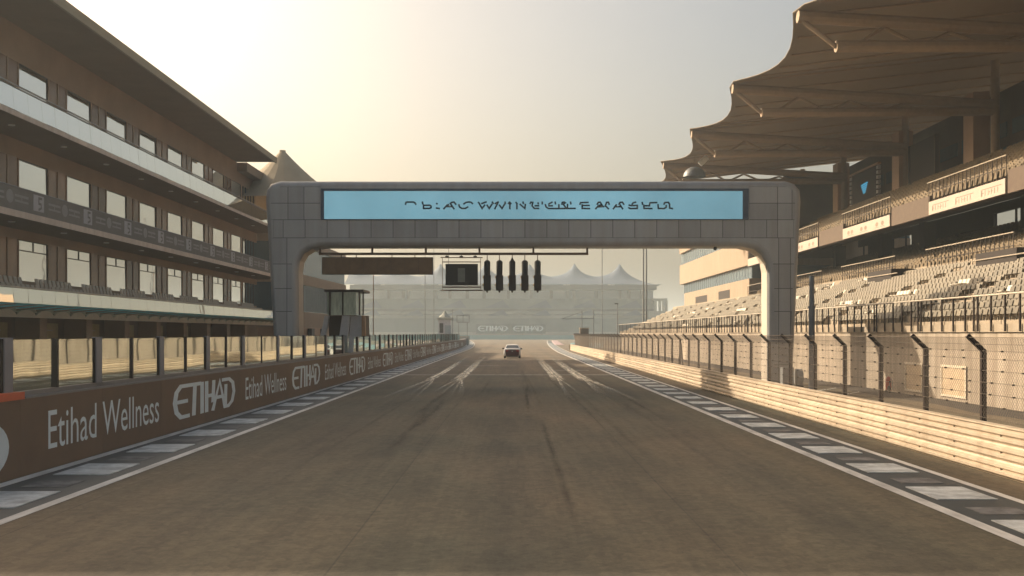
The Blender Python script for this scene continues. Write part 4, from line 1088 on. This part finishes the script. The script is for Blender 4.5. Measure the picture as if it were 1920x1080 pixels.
blab = ['cream advertising board with long faint lettering on nearest visible upper tier', 'cream advertising board with small round marks on middle upper tier section', 'short cream advertising board just right of gantry leg', 'cream board on upper tier seen through gantry opening', 'cream advertising board on nearest upper tier section past picture edge']
for (a, b), kind, lb_ in zip([secs[1], secs[2], secs[3], secs[4], secs[0]], ('long', 'dots', 'dots', 'none', 'long'), blab):
    t_ = thing('advertising_board', lb_, 'advertising board', (26.04, (a + b) / 2, 10.1), 'boards on the upper tier front')
    m_ = MB(); m_.box(26.0, 26.055, a + .05, b - .05, 10.08, 10.88); obj('board', m_, M_board, t_)
    if kind != 'none':
        q = strokes_board(a, b, kind)
        q.v = [(v[0] - .036, v[1], v[2]) for v in q.v]; obj('print', q, M_boardprint, t_, fix=True)

# canopy with trusses
cn = thing('stand_canopy', 'large brown membrane canopy on tubular trusses over right grandstand', 'canopy', (30, 80, 20))
m_ = MB(); ny, nx = 60, 10; CY0, CY1 = 20.0, 126.0
def cz(x, y):
    t = (x - 15.3) / 30.0
    ph = ((y - 6.5) % 17.25) / 17.25
    return 19.6 + 3.2 * t - .9 * math.sin(math.pi * ph) * (0.5 + .5 * (1 - t)) + .9
for i in range(ny + 1):
    y = CY0 + (CY1 - CY0) * i / ny; ph = ((y - 6.5) % 17.25) / 17.25
    xe = 15.3 + 1.6 * math.sin(math.pi * ph)
    for j in range(nx + 1):
        x = xe + (45 - xe) * j / nx; m_.v.append((x, y, cz(x, y)))
for i in range(ny):
    for j in range(nx):
        a = i * (nx + 1) + j; m_.f.append((a, a + 1, a + nx + 2, a + nx + 1)); m_.m.append(0)
me_c = m_.mesh('membrane', M_membrane, (30, 80, 20), smooth=True)
mo_ = link('membrane', me_c, (30, 80, 20), cn); so = mo_.modifiers.new('solid', 'SOLIDIFY'); so.thickness = .06
for yy in (41, 58.25, 75.5, 92.75, 110, 125.5):
    t_ = MB(); t_.tube((15.6, yy, 20.0), (34.2, yy, 18.9), .36, 10); obj('top_chord', t_, M_truss, cn)
    t_ = MB(); t_.tube((17.5, yy - .6, 18.2), (34.2, yy, 18.4), .32, 10); obj('bottom_chord', t_, M_truss, cn)
    t_ = MB(); t_.tube((17.5, yy - .6, 18.2), (15.7, yy, 19.9), .14, 8)
    for k in range(4):
        x0_ = 18.5 + k * 3.6; t_.tube((x0_, yy - .5, 18.25), (x0_ + 1.8, yy, 19.75 - (x0_ + 1.8 - 15.6) * .075), .10, 6); t_.tube((x0_ + 1.8, yy, 19.75 - (x0_ + 1.8 - 15.6) * .075), (x0_ + 3.6, yy - .4, 18.3), .10, 6)
    obj('web', t_, M_truss, cn)
    t_ = MB(); t_.tube((34.2, yy, 12.5), (34.2, yy, 22.0), .30, 10); obj('mast', t_, M_truss, cn)
    t_ = MB(); t_.tube((34.2, yy, 21.5), (16.5, yy + 8, 20.3), .10, 6); t_.tube((34.2, yy, 21.5), (16.5, yy - 8, 20.3), .10, 6); obj('stay', t_, M_truss, cn) if False else None
for k in range(33):
    y = 22 + k * 3.1; xr_ = 15.6 + 1.6 * math.sin(math.pi * (((y - 6.5) % 17.25) / 17.25))
    t_ = MB(); t_.tube((xr_, y, cz(xr_, y) - .10), (44, y, cz(44, y) - .10), .07, 6); obj('rib', t_, M_truss, cn)
dm = thing('dome_light', 'pale dome fitting with white rod under canopy edge above gantry', 'light fitting', P(1302, 330, 104))
m_ = MB(); m_.box(16.6, 40, 125.9, 126.1, 17.2, 19.9); m_.prism([(16.2, 19.9), (40, 19.9), (40, 21.2), (16.2, 20.0)], 'y', 125.9, 126.1); obj('end_membrane', m_, M_membrane, cn)
cx_, cy_, cz_ = P(1302, 332, 104)
m_ = MB(); prf = [(1.1 * math.cos(t), 1.0 * math.sin(t)) for t in [i * math.pi / 16 for i in range(9)]]; m_.lathe(prf, (cx_, cy_, cz_), 18); obj('dome', m_, M_pole, dm, smooth=True)
m_ = MB(); a = P(1312, 308, 103.5); b = P(1325, 295, 103.5); m_.tube(a, b, .28, 8); obj('rod', m_, M_lampwhite, dm)
m_ = MB(); m_.tube((cx_, cy_, cz_ + 1.5), (cx_, cy_, 20.6), .05, 6); obj('hanger', m_, M_truss, dm)
# hospitality tower
tw = thing('hospitality_tower', 'cream rendered tower with slanted blue grey glass bands beyond right stand', 'tower', (32, 142, 0))
def tband(z0, z1, xo, y0, y1, m, nm):
    mm = MB(); mm.box(26 + xo, 44, y0, y1, z0 + .001, z1 - .001); return obj(nm, mm, m, tw)
tband(0, 8.8, 0.35, 118.5, 163, M_tower, 'wall_band'); g1 = tband(8.8, 10.25, .6, 118.2, 165, M_towerglass, 'glass_band')
tband(10.25, 13.2, .1, 117.8, 166, M_tower, 'wall_band'); g2 = tband(13.2, 15.0, .45, 118, 166.5, M_towerglass, 'glass_band')
tband(15.0, 18.2, .05, 118, 166, M_tower, 'wall_band')
for gz0, gz1, xo, gb in ((8.8, 10.25, .6, g1), (13.2, 15.0, .45, g2)):
    mlm = MB().box(-.03, -.001, 0, .06, 0, gz1 - gz0 - .02).mesh('mullion', M_post_grey)
    for k in range(30): link('mullion', mlm, (26 + xo, 118.6 + k * 1.55, gz0 + .01), gb)
for y0_, y1_, z0_, z1_ in ((144, 153, 6.5, 7.9), (129, 136, 6.3, 8.0)):
    mm = MB(); mm.box(26.32, 26.34, y0_, y1_, z0_, z1_); obj('opening', mm, M_interior, tw)
mm = MB(); mm.prism([(26.0, 121), (26.1, 128), (24.0, 121)], 'z', 15.2, 18); obj('wedge', mm, M_tower, tw)

# ------------------------------------------------------------------ far grandstand
D = 480.0
fs = thing('far_grandstand', 'hazy far grandstand across the end of the straight under pointed tents', 'grandstand', (0, D + 20, 0))
def F(px, py, d=D): return P(px, py, d)
XL, XR = F(648, 0)[0], F(1238, 0)[0]
def fbox(nm, py0, py1, d0, d1, m, xl=XL, xr=XR):
    mm = MB(); mm.box(xl, xr, d0, d1, F(0, py0)[2], F(0, py1)[2]); return obj(nm, mm, m, fs)
# lower seating slope, built as steps
z_lo, z_hi = F(0, 622)[2], F(0, 596)[2]
NS = 16
for k in range(NS):
    mm = MB(); mm.box(XL, XR - 4, D + k * 1.0, D + (k + 1) * 1.0 - .002, 0, z_lo + (z_hi - z_lo) * (k + 1) / NS); obj('step', mm, M_farseat, fs)
fbox('front_wall', 640, 622.5, D - 1, D - .01, M_far)
mm = MB(); mm.box(XL, XR, D + 16, D + 18, 0, F(0, 589)[2]); obj('band', mm, M_far, fs)
mm = MB(); mm.box(XL, XR, D + 15, D + 17.9, F(0, 587)[2], F(0, 582.5)[2]); obj('slab', mm, M_far, fs)
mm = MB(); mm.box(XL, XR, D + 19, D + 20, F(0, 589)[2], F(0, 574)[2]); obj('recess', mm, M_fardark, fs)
# club balcony bands
z_a, z_b = F(0, 574)[2], F(0, 557)[2]
for k in range(8):
    mm = MB(); mm.box(XL, XR, D + 14 + k, D + 15 + k - .002, z_a + (z_b - z_a) * k / 8 - 1.0, z_a + (z_b - z_a) * (k + 1) / 8); obj('step', mm, M_farseat, fs)
mm = MB(); mm.box(XL, XR, D + 24, D + 25, z_b - .5, F(0, 541)[2]); obj('glazing_band', mm, M_farglass, fs)
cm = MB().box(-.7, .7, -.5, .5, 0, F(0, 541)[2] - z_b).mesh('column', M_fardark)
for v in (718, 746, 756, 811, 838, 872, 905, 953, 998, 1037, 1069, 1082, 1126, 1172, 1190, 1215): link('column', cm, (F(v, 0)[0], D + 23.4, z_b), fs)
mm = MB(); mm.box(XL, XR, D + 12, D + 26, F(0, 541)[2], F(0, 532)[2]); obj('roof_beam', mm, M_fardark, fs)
lampm = MB(); lampm.lathe([(0, .9), (.9, .6), (1.1, 0), (0, -.1)], (0, 0, 0), 10); lampm = lampm.mesh('floodlight', M_lampwhite)
for v in (712, 790, 823, 898, 986, 1062, 1067, 1148, 1153): link('floodlight', lampm, (F(v, 0)[0], D + 11.4, F(0, 532)[2]), fs)
# small triangular sails
sail = MB(); sail.poly([(-6, 0, 0), (5.5, 0, 0), (2.6, 0, 3.6)]); sail.poly([(5.5, 0, 0), (2.6, 0, 3.6), (3.5, 4, .4)]); sail.poly([(-6, 0, 0), (2.6, 0, 3.6), (3.5, 4, .4)]); sailm = sail.mesh('sail', M_fartent, fix=False)
for v in (688, 770, 850, 932, 1014, 1100, 1188):
    link('sail', sailm, (F(v, 0)[0], D + 12, F(0, 576)[2]), fs)
    o = link('sail', sailm, (F(v + 2, 0)[0], D + 10, F(0, 591)[2]), fs); o.scale = (.8, 1, .8)
# tent roof
peaks = [F(v, 0)[0] for v in (1172, 1083, 995, 907, 819, 731, 655)]
m_ = MB(); nx, ny = 190, 16; za, zr, zp = F(0, 532)[2], F(0, 514.5)[2], F(0, 486.5)[2]
x_a, x_b = F(640, 0)[0], F(1246, 0)[0]
for j in range(ny + 1):
    v = j / ny; yy = D + 8 + 34 * v
    ridge = za + (zr - za) * (1 - abs(2 * v - 1)) ** .8
    for i in range(nx + 1):
        x = x_a + (x_b - x_a) * i / nx
        dd = min(math.hypot((x - p), (yy - (D + 25)) * .9) for p in peaks)
        e = min(1, (x_b - x) / 16.0) if x > peaks[0] else 1
        z = za + (ridge - za) * e ** .8 + (zp - zr) * (math.exp(-dd / 3.6)) * (1 - .0 * v)
        m_.v.append((x, yy, z))
for j in range(ny):
    for i in range(nx):
        a = j * (nx + 1) + i; m_.f.append((a, a + 1, a + nx + 2, a + nx + 1)); m_.m.append(0)
obj('tent_roof', m_, M_fartent, fs, smooth=True)
# end block with open columns
xe0, xe1 = F(1233, 0)[0], F(1257, 0)[0]
mm = MB(); mm.box(xe0, xe1, D + 10, D + 20, F(0, 562)[2], F(0, 558)[2])
for v in (1235, 1243.5, 1250.5, 1256): mm.box(F(v, 0)[0] - .5, F(v, 0)[0] + .5, D + 10.1, D + 12, F(0, 582)[2], F(0, 562.1)[2])
mm.box(F(1222, 0)[0], xe1, D + 10, D + 20, 0, F(0, 582.1)[2]); obj('end_block', mm, M_far, fs)
# billboard
bb = thing('billboard', 'wide green grey hoarding with airline name twice before far grandstand', 'billboard', (0, 470, 0))
DBB = 468.0
a = P(893, 625.5, DBB); b = P(1023, 607.5, DBB)
m_ = MB(); m_.box(a[0], b[0], DBB, DBB + .6, a[2], b[2]); obj('board', m_, M_bboard, bb)
for v in (900, 940, 980, 1016):
    m_ = MB(); q_ = P(v, 600, DBB); m_.box(q_[0] - .15, q_[0] + .15, DBB + .2, DBB + .5, 0, a[2]); obj('leg', m_, M_fardark, bb)
sB = DBB / 2000
lm2 = logo_mesh('airline_lettering', 54 * sB, 9 * sB, M_letter, 'y')
for v in (897, 963.5): q_ = P(v, 620.5, DBB); link('airline_lettering', lm2, (q_[0], DBB - .05, q_[2]), bb)
m_ = MB(); m_.box(P(700, 0, 462)[0], P(1110, 0, 462)[0], 462, 463.5, 0, 1.9)
tag(obj('foam_barrier', m_, M_tecpro), 'long teal foam crash barrier across end of straight', 'crash barrier')

# ------------------------------------------------------------------ poles and small far things
def pole(name, label, cat, px, d, ytop, r, ybase=None, arm=None, m=M_pole):
    x = P(px, 0, d)[0]; t_ = thing(name, label, cat, (x, d, 0)); zt = P(0, ytop, d)[2]
    mm = MB(); mm.tube((x, d, 0), (x, d, zt), r, 8, r * .7); obj('shaft', mm, m, t_)
    mm = MB(); mm.box(x - r * 2, x + r * 2, d - r * 2, d + r * 2, 0, .08); obj('base_plate', mm, m, t_)
    if arm:
        mm = MB(); mm.box(x - arm, x + .1, d - .12, d + .12, zt - .14, zt + .06); obj('lamp_head', mm, M_dark, t_)
    return t_
pole('light_mast', 'slim grey mast in the gap between two tents of far stand', 'mast', 1129, 220, 400, .10)
pole('light_mast', 'tall thick grey mast, left one of the close pair', 'mast', 1206.5, 180, 410, .16)
pole('light_mast', 'tall thick grey mast, right one of the close pair', 'mast', 1212, 180, 410, .16)
pole('flag_pole', 'thin pole below right end of unlit board', 'pole', 797, 200, 420, .07)
pole('flag_pole', 'thin pole beside right edge of unlit board', 'pole', 813.5, 200, 420, .055)
pole('flag_pole', 'thin brown pole behind pit fence below unlit board', 'pole', 700, 120, 505, .06, m=M_brown_pier)
pole('street_lamp', 'dark lamp pole with short head where right stand begins', 'street lamp', 1158, 172, 569, .11, arm=.5)
gt = thing('barrier_gate', 'raised horizontal bar gate frame between two posts beyond right fence', 'gate frame', P(1090, 0, 215))
dG = 215
for v, yt in ((1091, 584), (1113, 581)):
    mm = MB(); q_ = P(v, yt, dG); mm.tube((q_[0], dG, 0), q_, .11, 6); obj('post', mm, M_pole, gt)
mm = MB(); mm.tube(P(1053, 598, dG), P(1114, 597, dG), .09, 6); obj('bar', mm, M_pole, gt)
mm = MB(); mm.tube(P(1055, 597, dG), P(1091, 585, dG), .05, 6); obj('stay', mm, M_pole, gt)
fr_ = thing('sign_frame', 'empty rectangular metal sign frame beyond the pit fence', 'sign frame', P(868, 0, 240))
for (xa, xb, ya, yb) in ((856, 880.5, 590.5, 592), (856, 880.5, 603.5, 605), (856, 857.5, 592, 603.5), (867.5, 868.8, 592, 603.5), (879, 880.5, 592, 603.5)):
    mm = MB(); bar(mm, xa, xb, ya, yb, .1, 240); obj('bar', mm, M_pole, fr_)
for v in (860, 876):
    mm = MB(); q_ = P(v, 605, 240.2); mm.tube((q_[0], 240.2, 0), (q_[0], 240.2, q_[2]), .07, 6); obj('leg', mm, M_pole, fr_)
ht = thing('marshal_tower', 'small pale marshal tower with pointed cap behind end of glass fence', 'marshal post', P(836, 0, 205))
dT = 205
def tb(xa, xb, ya, yb, d0, d1, nm, m): mm = MB(); a = P(xa, yb, dT); b = P(xb, ya, dT); mm.box(a[0], b[0], d0, d1, a[2], b[2]); return obj(nm, mm, m, ht)
tb(822, 845, 600, 652, 205.2, 207.5, 'body', M_boothgrey); tb(824, 831, 606, 624, 205.12, 205.19, 'window', M_dark); tb(834, 845.5, 610, 626, 205.1, 205.19, 'side_panel', M_farglass)
tb(819, 848, 595.5, 599.5, 204.9, 208, 'roof', M_far)
c_ = P(834, 595, 206.4); mm = MB(); mm.lathe([(1.2, 0), (.5, .6), (.1, 1.3)], c_, 8); obj('pointed_cap', mm, M_far, ht)
mm = MB(); q_ = P(848.5, 0, 205); mm.tube((q_[0], 205, 0), (q_[0], 205, P(0, 580, 205)[2]), .07, 6); obj('aerial', mm, M_pole, ht)
hu = thing('marshal_hut', 'tan square hut behind far end of mesh fence', 'hut', P(1096, 0, 166))
a = P(1088, 660, 166); b = P(1104, 616, 166)
m_ = MB(); m_.box(a[0], b[0], 166, 168, 0, b[2]); obj('walls', m_, M_brownpanel, hu); m_ = MB(); m_.box(a[0] - .08, b[0] + .08, 165.9, 168.1, b[2] + .002, b[2] + .12); obj('roof', m_, M_conc2, hu)
sgn = thing('trackside_box', 'dark box on a post at left side of tan hut', 'signal box', P(1083, 0, 166))
a = P(1076, 634.5, 166); b = P(1088, 624.5, 166); m_ = MB(); m_.box(a[0], b[0] - .12, 165.7, 166.3, a[2], b[2]); obj('box', m_, M_post_grey, sgn); m_ = MB(); m_.tube((a[0] + .4, 166, 0), (a[0] + .4, 166, a[2]), .06, 6); obj('post', m_, M_pole, sgn)

# ------------------------------------------------------------------ the white car
CX, CY = P(960.5, 0, 115)[0], 115.0
car = thing('parked_car', 'white saloon car seen from behind on the empty track with dark red tail', 'car', (CX, CY + 2.3, 0))
ring = []
stns = [(0, .84, .40, .93, 1.00, .70), (.10, .91, .30, .98, 1.05, .74), (.62, .94, .22, .99, 1.07, .76), (1.45, .94, .20, .98, 1.40, .60), (2.3, .94, .20, .97, 1.45, .62),
        (3.0, .93, .20, .96, 1.41, .60), (3.75, .92, .20, .93, 1.00, .70), (4.6, .86, .28, .76, .80, .60), (4.8, .78, .38, .66, .70, .50)]
mb = MB()
for (yy, hw, zl, zb_, zt_, rw) in stns:
    half = [(hw * .90, zl), (hw, zl + .16), (hw * 1.0, .62), (hw * .96, zb_), (rw, zt_), (rw * .5, zt_ + .03)]
    mb.v += [(CX + x, CY + yy, z) for x, z in half] + [(CX - x, CY + yy, z) for x, z in reversed(half)]
n = 12
for s_ in range(len(stns) - 1):
    for i in range(n):
        j = (i + 1) % n; mb.f.append((s_ * n + i, s_ * n + j, (s_ + 1) * n + j, (s_ + 1) * n + i)); mb.m.append(0)
mb.f.append(tuple(range(n))); mb.m.append(0); mb.f.append(tuple((len(stns) - 1) * n + i for i in reversed(range(n)))); mb.m.append(0)
obj('body', mb, M_carpaint, car)
mb = MB(); mb.poly([(CX - .72, CY + .66, 1.09), (CX + .72, CY + .66, 1.09), (CX + .58, CY + 1.36, 1.375), (CX + .3, CY + 1.38, 1.40), (CX - .3, CY + 1.38, 1.40), (CX - .58, CY + 1.36, 1.375)]); 
mb.v = [(v[0], v[1] - .04, v[2] + .02) for v in mb.v]; obj('rear_window', mb, M_carglass, car, fix=False)
for s_ in (-1, 1):
    mb = MB(); mb.poly([(CX + s_ * .915, CY + 1.0, 1.0), (CX + s_ * .915, CY + 3.5, .98), (CX + s_ * .66, CY + 2.9, 1.36), (CX + s_ * .66, CY + 1.6, 1.36)]); mb.v = [(v[0] + s_ * .03, v[1], v[2]) for v in mb.v]; obj('side_window', mb, M_carglass, car, fix=False)
    mb = MB(); mb.box(CX + s_ * 1.0 - .10, CX + s_ * 1.0 + .10, CY + 3.1, CY + 3.25, .93, 1.08); obj('mirror', mb, M_black, car)
    mb = MB(); mb.prism([(CX + s_ * .44, .74), (CX + s_ * .70, .74), (CX + s_ * .72, .90), (CX + s_ * .40, .90)], 'y', CY - .035, CY - .012); obj('tail_lamp', mb, M_tail, car)
    for wy in (.95, 3.85):
        mb = MB(); x_ = CX + s_ * .80; mb.tube((x_ - .11, CY + wy, .33), (x_ + .11, CY + wy, .33), .33, 20); wh = obj('wheel', mb, M_black, car)
        mb = MB(); mb.tube((x_ + s_ * .111, CY + wy, .33), (x_ + s_ * .12, CY + wy, .33), .21, 14); obj('rim', mb, M_rail, wh)
mb = MB(); mb.prism([(CX - .70, .30), (CX + .70, .30), (CX + .73, .88), (CX + .40, .92), (CX - .40, .92), (CX - .73, .88)], 'y', CY - .01, CY + .05); obj('tail_panel', mb, M_cardark, car)
mb = MB(); mb.box(CX - .25, CX + .25, CY - .02, CY - .012, .50, .60); obj('number_plate', mb, M_cardark, car)
mb = MB(); mb.box(CX - .06, CX + .06, CY - .03, CY - .012, .72, .82); obj('badge', mb, M_plate, car)
mb = MB(); mb.box(CX - .62, CX + .62, CY + .06, CY + 4.5, .16, .30); obj('underbody', mb, M_black, car)

# ------------------------------------------------------------------ haze
m = bpy.data.materials.new('haze'); m.use_nodes = True; t = m.node_tree; t.nodes.clear()
o = t.nodes.new('ShaderNodeOutputMaterial'); v = t.nodes.new('ShaderNodeVolumePrincipled')
v.inputs['Color'].default_value = (0.80, 0.93, 1.0, 1); v.inputs['Density'].default_value = HAZE; v.inputs['Anisotropy'].default_value = 0.55
t.links.new(v.outputs['Volume'], o.inputs['Volume'])
hz = MB(); hz.box(-2600, 2600, -2600, 2600, -1, 48); h = obj('haze', hz, m); h['kind'] = 'stuff'
